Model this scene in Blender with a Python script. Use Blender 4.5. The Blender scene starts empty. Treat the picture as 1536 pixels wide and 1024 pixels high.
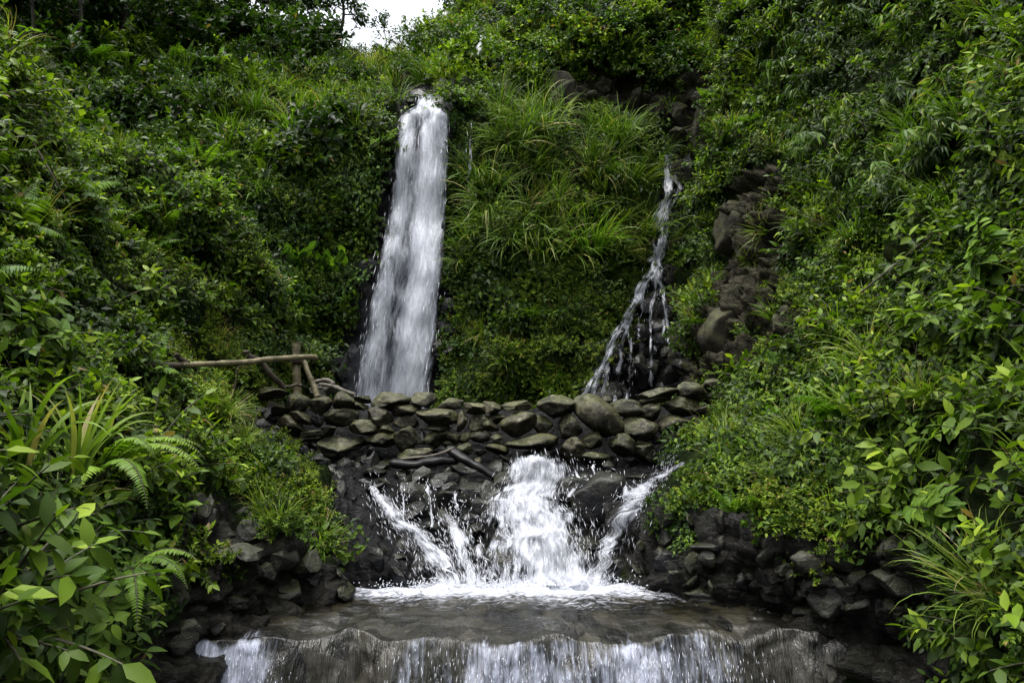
import bpy, math, random
import numpy as np
from mathutils import Vector, Matrix
from mathutils.bvhtree import BVHTree

rng = np.random.default_rng(11)
random.seed(11)
COL = bpy.context.scene.collection
SC = bpy.context.scene

# ------------------------------------------------------------------ camera geometry
FPX, PITCH, CAMZ = 1195.0, math.radians(7.1), 1.6
CP, SP = math.cos(PITCH), math.sin(PITCH)


def P(u, v, Y):
    u, v, Y = np.broadcast_arrays(np.asarray(u, float), np.asarray(v, float), np.asarray(Y, float))
    a = (u - 768) / FPX
    b = (512 - v) / FPX
    dy = CP - b * SP
    dz = SP + b * CP
    s = Y / dy
    return np.stack([a * s, Y, CAMZ + dz * s], -1)


def proj(p):
    p = np.asarray(p, float)
    x, y, z = p[..., 0], p[..., 1], p[..., 2] - CAMZ
    f = y * CP + z * SP
    h = -y * SP + z * CP
    f = np.maximum(f, 0.05)
    return 768 + FPX * x / f, 512 - FPX * h / f


def norm(a):
    return a / np.maximum(np.linalg.norm(a, axis=-1, keepdims=True), 1e-9)


# ------------------------------------------------------------------ numpy noise
def _hash(ix, iy, iz, seed):
    n = (ix.astype(np.int64) * 374761393 + iy.astype(np.int64) * 668265263 + iz.astype(np.int64) * 2147483647 + seed * 1274126177) & 0xFFFFFFFF
    n = ((n ^ (n >> 13)) * 1274126177) & 0xFFFFFFFF
    n = ((n ^ (n >> 16)) * 2246822519) & 0xFFFFFFFF
    return (n & 0xFFFFFF) / float(0xFFFFFF)


def vnoise(p, seed=0):
    p = np.asarray(p, float)
    i = np.floor(p).astype(np.int64)
    f = p - i
    f = f * f * f * (f * (f * 6 - 15) + 10)
    r = 0
    for dx in (0, 1):
        for dy in (0, 1):
            for dz in (0, 1):
                w = (f[..., 0] if dx else 1 - f[..., 0]) * (f[..., 1] if dy else 1 - f[..., 1]) * (f[..., 2] if dz else 1 - f[..., 2])
                r = r + w * _hash(i[..., 0] + dx, i[..., 1] + dy, i[..., 2] + dz, seed)
    return r * 2 - 1


def fbm(p, oct=4, seed=0, gain=0.5):
    r, a, tot = 0, 1.0, 0
    p = np.asarray(p, float)
    for k in range(oct):
        r = r + a * vnoise(p, seed + k * 17)
        tot += a
        a *= gain
        p = p * 2.03 + 11.3
    return r / tot


# ------------------------------------------------------------------ materials
class NT:
    def __init__(self, name):
        self.m = bpy.data.materials.new(name)
        self.m.use_nodes = True
        self.t = self.m.node_tree
        self.t.nodes.clear()
        self.out = self.n('ShaderNodeOutputMaterial')

    def n(self, kind, **kw):
        nd = self.t.nodes.new(kind)
        for k, v in kw.items():
            if k[0] == '_':
                setattr(nd, k[1:], v)
            else:
                s = nd.inputs[int(k[1:])] if k[0] == 'i' and k[1:].isdigit() else nd.inputs[k.replace('__', ' ')]
                if hasattr(v, 'is_linked') or hasattr(v, 'links'):
                    self.t.links.new(v, s)
                else:
                    s.default_value = v
        return nd

    def ramp(self, fac, stops, interp='LINEAR'):
        r = self.n('ShaderNodeValToRGB')
        r.color_ramp.interpolation = interp
        e = r.color_ramp.elements
        while len(e) > 1:
            e.remove(e[-1])
        e[0].position, e[0].color = stops[0][0], col4(stops[0][1])
        for p, c in stops[1:]:
            x = e.new(p)
            x.color = col4(c)
        self.t.links.new(fac, r.inputs[0])
        return r.outputs[0]

    def math(self, op, a, b=0.0, c=None, clamp=False):
        m = self.n('ShaderNodeMath', _operation=op, _use_clamp=clamp)
        for i, x in enumerate((a, b) if c is None else (a, b, c)):
            if hasattr(x, 'links'):
                self.t.links.new(x, m.inputs[i])
            else:
                m.inputs[i].default_value = x
        return m.outputs[0]

    def mix(self, fac, a, b, blend='MIX'):
        m = self.n('ShaderNodeMix', _data_type='RGBA', _blend_type=blend)
        for s, x in ((m.inputs[0], fac), (m.inputs[6], a), (m.inputs[7], b)):
            if hasattr(x, 'links'):
                self.t.links.new(x, s)
            else:
                s.default_value = col4(x) if not isinstance(x, (int, float)) else x
        return m.outputs[2]

    def attr(self, name):
        return self.n('ShaderNodeAttribute', _attribute_name=name).outputs['Fac']

    def link(self, a, b):
        self.t.links.new(a, b)

    def done(self, sh):
        self.link(sh, self.out.inputs[0])
        return self.m


def col4(c):
    if isinstance(c, (int, float)):
        return (c, c, c, 1)
    return (c[0], c[1], c[2], 1)


def leaf_mat(name, stops, rough=0.42, trans=0.28, veins=False, spec=0.45):
    k = NT(name)
    tint = k.attr('tint')
    oi = k.n('ShaderNodeObjectInfo')
    c = k.ramp(tint, stops)
    c = k.mix(1.0, c, oi.outputs['Color'], 'MULTIPLY')
    nrm = None
    if veins:
        uv = k.n('ShaderNodeUVMap', _uv_map='UVMap').outputs[0]
        sx = k.n('ShaderNodeSeparateXYZ', i0=uv)
        ax = k.math('ABSOLUTE', k.math('SUBTRACT', sx.outputs[0], 0.5))
        ph = k.math('SUBTRACT', k.math('MULTIPLY', sx.outputs[1], 60.0), k.math('MULTIPLY', ax, 45.0))
        w = k.math('SINE', ph)
        rib = k.math('LESS_THAN', ax, 0.035)
        w2 = k.math('SMOOTH_MAX', w, k.math('MULTIPLY', rib, 1.0), 0.2)
        lite = k.math('MULTIPLY', k.math('POWER', k.math('MAXIMUM', w, 0.0), 6.0), 0.35)
        lite = k.math('MAXIMUM', lite, k.math('MULTIPLY', rib, 0.6))
        c = k.mix(lite, c, (0.12, 0.19, 0.05))
        nrm = k.n('ShaderNodeBump', Strength=0.5, Distance=0.003, Height=w2).outputs[0]
    geo = k.n('ShaderNodeNewGeometry')
    mott = k.n('ShaderNodeTexNoise', Vector=geo.outputs['Position'], Scale=2.2, Detail=2.0)
    c = k.mix(1.0, c, k.ramp(mott.outputs[0], [(0.3, 0.74), (0.7, 1.5)]), 'MULTIPLY')
    bs = k.n('ShaderNodeBsdfPrincipled', Base__Color=c, Roughness=rough)
    bs.inputs['Specular IOR Level'].default_value = spec
    if nrm:
        k.link(nrm, bs.inputs['Normal'])
    tr = k.n('ShaderNodeBsdfTranslucent', Color=k.mix(1.0, c, (1.5, 1.7, 0.6), 'MULTIPLY'))
    mx = k.n('ShaderNodeMixShader', i0=trans, i1=bs.outputs[0], i2=tr.outputs[0])
    return k.done(mx.outputs[0])


DEAD = (1.0, (0.15, 0.10, 0.04))
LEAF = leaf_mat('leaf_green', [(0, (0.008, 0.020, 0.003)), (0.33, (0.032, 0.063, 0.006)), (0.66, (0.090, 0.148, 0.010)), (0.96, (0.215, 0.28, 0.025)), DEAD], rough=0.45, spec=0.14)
LEAF_DARK = leaf_mat('leaf_dark', [(0, (0.006, 0.017, 0.004)), (0.5, (0.022, 0.050, 0.007)), (0.96, (0.070, 0.120, 0.015)), DEAD], rough=0.45, spec=0.13)
LEAF_BIG = leaf_mat('leaf_veined', [(0, (0.011, 0.030, 0.004)), (0.5, (0.044, 0.092, 0.008)), (0.96, (0.125, 0.20, 0.016)), DEAD], rough=0.42, veins=True, spec=0.16)
GRASS = leaf_mat('grass_blade', [(0, (0.014, 0.034, 0.004)), (0.45, (0.050, 0.098, 0.009)), (0.8, (0.120, 0.182, 0.020)), (0.93, (0.18, 0.20, 0.045)), (1, (0.20, 0.16, 0.07))], rough=0.45, trans=0.3, spec=0.15)
MOSSY = leaf_mat('mossy_leaf', [(0, (0.012, 0.028, 0.003)), (0.5, (0.048, 0.086, 0.007)), (0.96, (0.15, 0.20, 0.015)), DEAD], rough=0.6, trans=0.25, spec=0.12)
FERN = leaf_mat('fern_leaf', [(0, (0.014, 0.042, 0.004)), (0.5, (0.056, 0.118, 0.009)), (0.96, (0.14, 0.225, 0.02)), DEAD], rough=0.45, trans=0.3, spec=0.15)


def stem_mat():
    k = NT('plant_stem')
    g = k.n('ShaderNodeNewGeometry')
    nz = k.n('ShaderNodeTexNoise', Vector=g.outputs['Position'], Scale=9.0, Detail=3.0)
    c = k.ramp(nz.outputs[0], [(0.3, (0.02, 0.022, 0.009)), (0.7, (0.06, 0.055, 0.025))])
    return k.done(k.n('ShaderNodeBsdfPrincipled', Base__Color=c, Roughness=0.7).outputs[0])


STEM = stem_mat()


def bark_mat(name, a, b, scale=14, rough=0.75, spec=0.2):
    k = NT(name)
    tc = k.n('ShaderNodeTexCoord').outputs['Object']
    nz = k.n('ShaderNodeTexNoise', Vector=k.n('ShaderNodeMapping', Vector=tc, Scale=(1, 1, 0.25)).outputs[0], Scale=float(scale), Detail=6.0, Roughness=0.65)
    c = k.ramp(nz.outputs[0], [(0.3, a), (0.7, b)])
    bp = k.n('ShaderNodeBump', Strength=0.6, Distance=0.01, Height=nz.outputs[0])
    bs = k.n('ShaderNodeBsdfPrincipled', Base__Color=c, Roughness=rough, Normal=bp.outputs[0])
    bs.inputs['Specular IOR Level'].default_value = spec
    return k.done(bs.outputs[0])


BARK = bark_mat('tree_bark', (0.012, 0.011, 0.008), (0.05, 0.046, 0.034))
DRIFT = bark_mat('driftwood', (0.025, 0.023, 0.018), (0.17, 0.155, 0.125), 22)
WETLOG = bark_mat('wet_log', (0.002, 0.002, 0.0024), (0.012, 0.0115, 0.011), 16, 0.4, 0.15)
DEADWOOD = bark_mat('dead_wood', (0.02, 0.016, 0.011), (0.075, 0.06, 0.042), 18)


def bamboo_mat():
    k = NT('old_bamboo')
    tc = k.n('ShaderNodeTexCoord').outputs['Object']
    nz = k.n('ShaderNodeTexNoise', Vector=tc, Scale=7.0, Detail=6.0, Roughness=0.7)
    n2 = k.n('ShaderNodeTexNoise', Vector=tc, Scale=60.0, Detail=3.0)
    c = k.ramp(nz.outputs[0], [(0.28, (0.035, 0.030, 0.015)), (0.48, (0.12, 0.103, 0.052)), (0.72, (0.25, 0.215, 0.12))])
    c = k.mix(1.0, c, k.ramp(n2.outputs[0], [(0.3, 0.6), (0.6, 1.1)]), 'MULTIPLY')
    bp = k.n('ShaderNodeBump', Strength=0.4, Distance=0.006, Height=n2.outputs[0])
    return k.done(k.n('ShaderNodeBsdfPrincipled', Base__Color=c, Roughness=0.55, Normal=bp.outputs[0]).outputs[0])


BAMBOO = bamboo_mat()


def rock_mat(name, dark, mid, lite, rough, moss=0.0, lichen_shade=False, spec=0.5, bump=0.6, scale=6.0):
    k = NT(name)
    g = k.n('ShaderNodeNewGeometry')
    oi = k.n('ShaderNodeObjectInfo')
    pos = k.n('ShaderNodeVectorMath', _operation='ADD', i0=g.outputs['Position'], i1=oi.outputs['Random']).outputs[0]
    nz = k.n('ShaderNodeTexNoise', Vector=pos, Scale=scale, Detail=7.0, Roughness=0.65)
    n2 = k.n('ShaderNodeTexNoise', Vector=pos, Scale=scale * 9, Detail=5.0, Roughness=0.7)
    vor = k.n('ShaderNodeTexVoronoi', Vector=pos, Scale=scale * 2.2, _feature='DISTANCE_TO_EDGE')
    wob = k.n('ShaderNodeTexNoise', Vector=k.n('ShaderNodeMapping', Vector=pos, Rotation=(0.5, 0.3, 0), Scale=(1, 1, 2)).outputs[0], Scale=scale * 1.1, Detail=6.0)
    c = k.ramp(nz.outputs[0], [(0.28, dark), (0.5, mid), (0.75, lite)])
    c = k.mix(1.0, c, k.ramp(n2.outputs[0], [(0.25, 0.55), (0.7, 1.25)]), 'MULTIPLY')
    c = k.mix(1.0, c, k.ramp(wob.outputs[0], [(0.3, 0.6), (0.6, 1.1)]), 'MULTIPLY')
    c = k.mix(1.0, c, oi.outputs['Color'], 'MULTIPLY')
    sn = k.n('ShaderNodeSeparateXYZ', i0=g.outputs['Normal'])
    if moss > 0:
        mn = k.n('ShaderNodeTexNoise', Vector=pos, Scale=4.0, Detail=5.0, Roughness=0.7)
        mf = k.math('MULTIPLY', k.ramp(k.math('ADD', mn.outputs[0], k.math('MULTIPLY', sn.outputs[2], 0.22)), [(0.50, 0.0), (0.72, 1.0)]), moss)
        c = k.mix(mf, c, (0.055, 0.062, 0.018))
    if moss >= 0.55 and lichen_shade:
        li = k.n('ShaderNodeTexNoise', Vector=pos, Scale=17.0, Detail=6.0, Roughness=0.75)
        c = k.mix(k.ramp(li.outputs[0], [(0.54, 0.0), (0.64, 0.7)]), c, (0.15, 0.145, 0.105))
        dk = k.n('ShaderNodeTexNoise', Vector=pos, Scale=7.0, Detail=6.0, Roughness=0.75)
        c = k.mix(1.0, c, k.ramp(dk.outputs[0], [(0.36, 0.3), (0.56, 1.15)]), 'MULTIPLY')
        c = k.mix(1.0, c, k.ramp(k.math('MULTIPLY_ADD', sn.outputs[2], 0.5, 0.5), [(0.2, 0.35), (0.75, 1.15)]), 'MULTIPLY')  # light from above painted in: upward faces lighter, undersides darker
    h = k.math('ADD', k.math('MULTIPLY', n2.outputs[0], 0.35), k.math('ADD', k.math('MULTIPLY', wob.outputs[0], 0.9), k.math('MULTIPLY', k.math('MINIMUM', vor.outputs[0], 0.05), 2.0)))
    bp = k.n('ShaderNodeBump', Strength=bump, Distance=0.022, Height=h)
    rg = k.ramp(n2.outputs[0], [(0.3, max(0.05, rough - 0.12)), (0.7, min(1, rough + 0.12))])
    bs = k.n('ShaderNodeBsdfPrincipled', Base__Color=c, Roughness=rg, Normal=bp.outputs[0])
    bs.inputs['Specular IOR Level'].default_value = spec
    return k.done(bs.outputs[0])


STONE = rock_mat('dam_stone', (0.011, 0.0102, 0.0065), (0.036, 0.033, 0.021), (0.105, 0.097, 0.068), 0.5, moss=0.55, bump=1.0, scale=5.0, spec=0.18, lichen_shade=True)
WETROCK = rock_mat('wet_rock', (0.003, 0.003, 0.0035), (0.007, 0.007, 0.0075), (0.022, 0.0215, 0.021), 0.2, moss=0.15, spec=0.2, bump=1.0, scale=4.0)
BANKROCK = rock_mat('bank_rock', (0.006, 0.006, 0.005), (0.014, 0.0135, 0.012), (0.04, 0.038, 0.032), 0.36, moss=0.3, spec=0.18, bump=1.0, scale=5.0)
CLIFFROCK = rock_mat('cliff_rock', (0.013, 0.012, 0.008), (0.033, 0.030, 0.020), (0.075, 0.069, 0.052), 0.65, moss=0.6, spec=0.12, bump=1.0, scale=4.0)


def ground_mat():
    k = NT('bank_soil')
    g = k.n('ShaderNodeNewGeometry')
    pos = g.outputs['Position']
    nz = k.n('ShaderNodeTexNoise', Vector=pos, Scale=5.0, Detail=8.0, Roughness=0.7)
    n2 = k.n('ShaderNodeTexNoise', Vector=k.n('ShaderNodeMapping', Vector=pos, Rotation=(0.6, 0.4, 0), Scale=(1, 1, 3)).outputs[0], Scale=9.0, Detail=8.0, Roughness=0.7)
    vor = k.n('ShaderNodeTexVoronoi', Vector=k.n('ShaderNodeVectorMath', _operation='ADD', i0=pos, i1=k.n('ShaderNodeVectorMath', _operation='SCALE', i0=nz.outputs[1], Scale=0.25).outputs[0]).outputs[0], Scale=6.0, _feature='DISTANCE_TO_EDGE')
    soil = k.ramp(nz.outputs[0], [(0.3, (0.003, 0.006, 0.002)), (0.55, (0.009, 0.016, 0.004)), (0.8, (0.02, 0.028, 0.008))])
    rock = k.ramp(n2.outputs[0], [(0.3, (0.011, 0.010, 0.0065)), (0.5, (0.036, 0.033, 0.021)), (0.75, (0.088, 0.080, 0.056))])
    rock = k.mix(1.0, rock, k.ramp(vor.outputs[0], [(0.0, 0.3), (0.07, 1.05)]), 'MULTIPLY')
    wet = k.ramp(n2.outputs[0], [(0.3, (0.002, 0.002, 0.0024)), (0.55, (0.005, 0.005, 0.0055)), (0.8, (0.015, 0.0145, 0.0145))])
    fr = k.attr('rock')
    fw = k.attr('wet')
    c = k.mix(fr, soil, rock)
    c = k.mix(fw, c, wet)
    mo = k.n('ShaderNodeTexNoise', Vector=pos, Scale=3.0, Detail=6.0, Roughness=0.7)
    c = k.mix(k.ramp(mo.outputs[0], [(0.5, 0.0), (0.68, 0.65)]), c, k.mix(fw, (0.026, 0.036, 0.008), (0.007, 0.0075, 0.004)))
    h = k.math('ADD', k.math('MULTIPLY', n2.outputs[0], 1.0), k.math('MULTIPLY', k.math('MINIMUM', vor.outputs[0], 0.1), 3.0))
    n3 = k.n('ShaderNodeTexNoise', Vector=pos, Scale=38.0, Detail=5.0, Roughness=0.7)
    h = k.math('ADD', h, k.math('MULTIPLY', n3.outputs[0], 0.5))
    bp = k.n('ShaderNodeBump', Strength=1.0, Distance=0.06, Height=h)
    rg = k.math('SUBTRACT', 0.85, k.math('MULTIPLY', fw, 0.62))
    bs = k.n('ShaderNodeBsdfPrincipled', Base__Color=c, Roughness=rg, Normal=bp.outputs[0])
    k.link(k.math('ADD', 0.04, k.math('MULTIPLY', fw, 0.22)), bs.inputs['Specular IOR Level'])
    return k.done(bs.outputs[0])


SOIL = ground_mat()


def white_water_mat(name, sx, sy, contrast=0.16, bright=0.8, fine=1.0):
    """falling water: streaks that run down the flow (UV in metres), opacity steered by the 'dens' attribute"""
    k = NT(name)
    uv = k.n('ShaderNodeUVMap', _uv_map='UVMap').outputs[0]

    def nz(ax, ay, d, r=0.6, off=0.0):
        mp = k.n('ShaderNodeMapping', Vector=uv, Scale=(ax, ay, 1), Location=(off, off * 1.7, off))
        return k.n('ShaderNodeTexNoise', Vector=mp.outputs[0], Scale=1.0, Detail=d, Roughness=r, Distortion=0.25).outputs[0]
    a = nz(sx, sy, 5.0, 0.62)
    b = nz(sx * 0.25, sy * 0.35, 3.0, 0.5, 3.1)
    c = nz(sx * 3.2, sy * 2.6, 3.0, 0.6, 7.7)
    dn = k.math('ADD', k.math('MULTIPLY', a, 0.45), k.math('ADD', k.math('MULTIPLY', b, 0.25), k.math('MULTIPLY', c, 0.30 * fine)))
    x = k.math('ADD', dn, k.math('SUBTRACT', k.attr('dens'), 0.5 - 0.15 * (1 - fine)))
    al = k.n('ShaderNodeMapRange', _interpolation_type='SMOOTHSTEP', i0=x, i1=0.5 - contrast, i2=0.5 + contrast, i3=0.0, i4=1.0).outputs[0]
    al = k.math('MULTIPLY', al, 0.97)
    colr = k.ramp(x, [(0.35, (0.30 * bright, 0.32 * bright, 0.37 * bright)), (0.55, (0.62 * bright, 0.64 * bright, 0.70 * bright)), (0.8, (0.98 * bright, 0.99 * bright, 1.0 * bright))])
    bp = k.n('ShaderNodeBump', Strength=0.6, Distance=0.04, Height=dn)
    bs = k.n('ShaderNodeBsdfPrincipled', Base__Color=colr, Roughness=0.35, Normal=bp.outputs[0])
    tl = k.n('ShaderNodeBsdfTranslucent', Color=colr)
    m1 = k.n('ShaderNodeMixShader', i0=0.3, i1=bs.outputs[0], i2=tl.outputs[0])
    tr = k.n('ShaderNodeBsdfTransparent')
    mx = k.n('ShaderNodeMixShader', i0=al, i1=tr.outputs[0], i2=m1.outputs[0])
    return k.done(mx.outputs[0])


FALL_W = white_water_mat('falling_water', 6.5, 1.25, 0.16, 1.0, 1.1)
CASC_W = white_water_mat('cascade_water', 15.0, 2.6, 0.085, 0.76, 0.7)
MIST_W = white_water_mat('fall_mist', 1.2, 0.5, 0.36, 0.70, 0.3)


def strand_mat():
    k = NT('water_strand')
    bs = k.n('ShaderNodeBsdfPrincipled', Base__Color=(0.8, 0.82, 0.88, 1), Roughness=0.25)
    tl = k.n('ShaderNodeBsdfTranslucent', Color=(0.8, 0.82, 0.88, 1))
    return k.done(k.n('ShaderNodeMixShader', i0=0.3, i1=bs.outputs[0], i2=tl.outputs[0]).outputs[0])


STRAND = strand_mat()


def pool_mat():
    k = NT('stream_water')
    uv = k.n('ShaderNodeUVMap', _uv_map='UVMap').outputs[0]
    foam, fall = k.attr('foam'), k.attr('fall')

    def nz(ax, ay, d, r=0.6, off=0.0, dist=0.3):
        mp = k.n('ShaderNodeMapping', Vector=uv, Scale=(ax, ay, 1), Location=(off, off * 1.3, off))
        return k.n('ShaderNodeTexNoise', Vector=mp.outputs[0], Scale=1.0, Detail=d, Roughness=r, Distortion=dist).outputs[0]
    rip = nz(11.0, 26.0, 5.0, 0.65)
    rip2 = nz(4.0, 6.0, 3.0, 0.5, 4.0, 1.2)
    streak = nz(17.0, 3.0, 5.0, 0.68, 2.0, 0.6)
    streak2 = nz(48.0, 7.0, 3.0, 0.6, 5.0)
    big = nz(2.2, 0.8, 3.0, 0.5, 9.0)
    fo = nz(10.0, 22.0, 5.0, 0.7, 1.0, 1.0)
    bed0 = nz(5.0, 5.0, 5.0, 0.7, 12.0, 0.5)
    vr = k.n('ShaderNodeTexVoronoi', Vector=k.n('ShaderNodeMapping', Vector=uv, Scale=(7.0, 5.0, 1)).outputs[0], Scale=1.0, Randomness=1.0)
    bed = k.math('ADD', k.math('MULTIPLY', bed0, 0.65), k.math('MULTIPLY', k.n('ShaderNodeSeparateXYZ', i0=vr.outputs['Color']).outputs[0], 0.33))
    base = k.ramp(bed, [(0.3, (0.002, 0.002, 0.0014)), (0.5, (0.006, 0.0055, 0.003)), (0.75, (0.022, 0.019, 0.010))])
    fc = k.ramp(bed, [(0.3, (0.006, 0.006, 0.005)), (0.5, (0.022, 0.021, 0.016)), (0.75, (0.06, 0.058, 0.046))])
    base = k.mix(fall, base, fc)
    h = k.mix(fall, k.math('ADD', rip, rip2), k.math('ADD', streak, k.math('MULTIPLY', streak2, 0.6)))
    bp = k.n('ShaderNodeBump', Strength=k.math('ADD', 0.22, k.math('MULTIPLY', fall, 0.5)), Distance=0.05, Height=h)
    st = k.math('ADD', k.math('MULTIPLY', streak, 0.40), k.math('ADD', k.math('MULTIPLY', streak2, 0.22), k.math('MULTIPLY', big, 0.38)))
    m_fall = k.n('ShaderNodeMapRange', _interpolation_type='SMOOTHSTEP', i0=k.math('ADD', st, k.math('MULTIPLY', k.math('SUBTRACT', k.attr('dens'), 0.5), 1.0)), i1=0.45, i2=0.66, i3=0.0, i4=0.9).outputs[0]
    m_foam = k.n('ShaderNodeMapRange', _interpolation_type='SMOOTHSTEP', i0=k.math('ADD', fo, k.math('SUBTRACT', foam, 0.5)), i1=0.43, i2=0.92, i3=0.0, i4=1.0).outputs[0]
    w = k.math('MAXIMUM', k.math('MULTIPLY', m_fall, fall), m_foam)
    wc = k.mix(fall, (0.52, 0.54, 0.60), (0.36, 0.39, 0.48))
    bs = k.n('ShaderNodeBsdfPrincipled', Base__Color=base, Roughness=0.07, Normal=bp.outputs[0])
    bs.inputs['Specular IOR Level'].default_value = 0.35
    wh = k.n('ShaderNodeBsdfPrincipled', Base__Color=wc, Roughness=0.4, Normal=bp.outputs[0])
    return k.done(k.n('ShaderNodeMixShader', i0=w, i1=bs.outputs[0], i2=wh.outputs[0]).outputs[0])


POOLW = pool_mat()


# ------------------------------------------------------------------ mesh buffer
class MB:
    def __init__(self):
        self.V, self.F, self.T, self.U = [], [], [], []
        self.extra = {}
        self.n = 0

    def add(self, V, F, tint=0.5, mat=0, uv=None):
        V = np.asarray(V, float).reshape(-1, 3)
        F = np.asarray(F, np.int64)
        t = np.broadcast_to(np.asarray(tint, float), (len(V),)).copy()
        self.V.append(V)
        self.T.append(t)
        self.U.append(np.zeros((len(V), 2)) if uv is None else np.asarray(uv, float).reshape(-1, 2))
        self.F.append((F + self.n, mat))
        self.n += len(V)

    def arrays(self):
        return np.concatenate(self.V), np.concatenate(self.T), np.concatenate(self.U)

    def merge(self, other, M, tint=0.0, smul=1.0):
        V, T, U = other.packed()
        Vw = V @ M[:3, :3].T + M[:3, 3]
        self.V.append(Vw)
        self.T.append(np.clip(T + tint, 0, 1))
        self.U.append(U)
        for F, m in other.F:
            self.F.append((F + self.n, m))
        self.n += len(Vw)

    def packed(self):
        if not hasattr(self, '_p'):
            self._p = self.arrays()
        return self._p

    def mesh(self, name, mats, smooth=True, attrs=None):
        V, T, U = self.arrays()
        me = bpy.data.meshes.new(name)
        me.vertices.add(len(V))
        me.vertices.foreach_set('co', V.astype(np.float32).ravel())
        loops = np.concatenate([F.ravel() for F, m in self.F])
        tot = np.concatenate([np.full(len(F), F.shape[1]) for F, m in self.F])
        mi = np.concatenate([np.full(len(F), m) for F, m in self.F])
        st = np.concatenate([[0], np.cumsum(tot)[:-1]])
        me.loops.add(len(loops))
        me.loops.foreach_set('vertex_index', loops.astype(np.int32))
        me.polygons.add(len(tot))
        me.polygons.foreach_set('loop_start', st.astype(np.int32))
        me.polygons.foreach_set('loop_total', tot.astype(np.int32))
        me.polygons.foreach_set('material_index', mi.astype(np.int32))
        me.polygons.foreach_set('use_smooth', np.full(len(tot), smooth))
        a = me.attributes.new('tint', 'FLOAT', 'POINT')
        a.data.foreach_set('value', T.astype(np.float32))
        for kname, val in (attrs or {}).items():
            a = me.attributes.new(kname, 'FLOAT', 'POINT')
            a.data.foreach_set('value', np.asarray(val, np.float32).ravel())
        uv = me.uv_layers.new(name='UVMap')
        uv.data.foreach_set('uv', U[loops].astype(np.float32).ravel())
        for m in mats:
            me.materials.append(m)
        me.update()
        me.validate()
        return me


def link(name, me, parent=None):
    o = bpy.data.objects.new(name, me)
    COL.objects.link(o)
    if parent is not None:
        o.parent = parent
    return o


def tag(o, label=None, cat=None, group=None, kind=None):
    if label:
        o['label'] = label
    if cat:
        o['category'] = cat
    if group:
        o['group'] = group
    if kind:
        o['kind'] = kind
    return o


def grid_faces(nu, nv):
    i = np.arange(nu * nv).reshape(nu, nv)
    return np.stack([i[:-1, :-1], i[1:, :-1], i[1:, 1:], i[:-1, 1:]], -1).reshape(-1, 4)


def tube(mb, pts, rad, sides=6, mat=0, tint=0.5, cap=True, rough=0.0):
    pts = np.asarray(pts, float)
    n = len(pts)
    rad = np.broadcast_to(np.asarray(rad, float), (n,))
    tg = norm(np.gradient(pts, axis=0))
    ref = np.array([0, 0, 1.0]) if abs(tg[0, 2]) < 0.9 else np.array([1.0, 0, 0])
    x = norm(np.cross(tg, ref))
    y = np.cross(tg, x)
    a = np.linspace(0, 2 * np.pi, sides, endpoint=False)
    V = pts[:, None] + rad[:, None, None] * (np.cos(a)[None, :, None] * x[:, None] + np.sin(a)[None, :, None] * y[:, None])
    if rough:
        nn = fbm(V * np.array([26, 26, 26.0]), 3, 12) + 0.8 * np.sin(a * 2 + 1)[None] * 0.5
        V = pts[:, None] + (V - pts[:, None]) * (1 + rough * nn)[..., None]
    idx = np.arange(n * sides).reshape(n, sides)
    nx = np.roll(idx, -1, 1)
    F = np.stack([idx[:-1], nx[:-1], nx[1:], idx[1:]], -1).reshape(-1, 4)
    mb.add(V, F, tint, mat)
    if cap:
        for k in (0, n - 1):
            c = np.concatenate([V[k], pts[k:k + 1]])
            j = np.arange(sides)
            f = np.stack([j, np.roll(j, -1), np.full(sides, sides)], -1)
            mb.add(c, f, tint, mat)


# ------------------------------------------------------------------ terrain
def catmull(C, n):
    """resample control points along axis 0"""
    m = C.shape[0]
    t = np.linspace(0, m - 1, n)
    i = np.minimum(t.astype(int), m - 2)
    f = (t - i).reshape((-1,) + (1,) * (C.ndim - 1))
    g = lambda k: C[np.clip(i + k, 0, m - 1)]
    p0, p1, p2, p3 = g(-1), g(0), g(1), g(2)
    return 0.5 * (2 * p1 + (p2 - p0) * f + (2 * p0 - 5 * p1 + 4 * p2 - p3) * f ** 2 + (3 * p1 - p0 - 3 * p2 + p3) * f ** 3)


def pip(u, v, poly):
    poly = np.asarray(poly, float)
    ins = np.zeros(np.shape(u), bool)
    x0, y0 = poly[-1]
    for x1, y1 in poly:
        c = ((y1 > v) != (y0 > v))
        with np.errstate(divide='ignore', invalid='ignore'):
            xi = (x0 - x1) * (v - y1) / (y0 - y1 + 1e-12) + x1
        ins ^= c & (u < xi)
        x0, y0 = x1, y1
    return ins


R_FALL = [(605, 130), (672, 130), (684, 180), (680, 300), (672, 470), (662, 650), (480, 650), (492, 540), (530, 430), (560, 320), (585, 220)]
R_TRICK = [(992, 205), (1040, 220), (1032, 300), (1012, 380), (1006, 440), (1040, 560), (1040, 640), (870, 640), (885, 560), (930, 470), (970, 390), (985, 300)]
R_CLIFF = [(1085, 300), (1130, 245), (1195, 250), (1190, 330), (1185, 400), (1215, 470), (1190, 520), (1130, 570), (1050, 610), (1045, 500), (1080, 400)]
R_UPROCK = [(815, 120), (900, 108), (980, 140), (1062, 95), (1068, 180), (1040, 260), (990, 200), (930, 165), (880, 185), (825, 175)]
R_SLAB = [(380, 612), (430, 612), (520, 640), (720, 780), (800, 800), (800, 905), (520, 910), (505, 830), (490, 730), (440, 660), (395, 640)]
R_LEFTROCK = [(265, 745), (330, 730), (400, 790), (500, 850), (560, 900), (440, 930), (345, 985), (345, 1110), (170, 1110), (200, 960), (270, 860)]
R_RIGHTROCK = [(925, 790), (1060, 775), (1150, 800), (1230, 800), (1330, 800), (1420, 860), (1460, 930), (1440, 1060), (1100, 950), (925, 910)]

PATCH = {}


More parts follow.
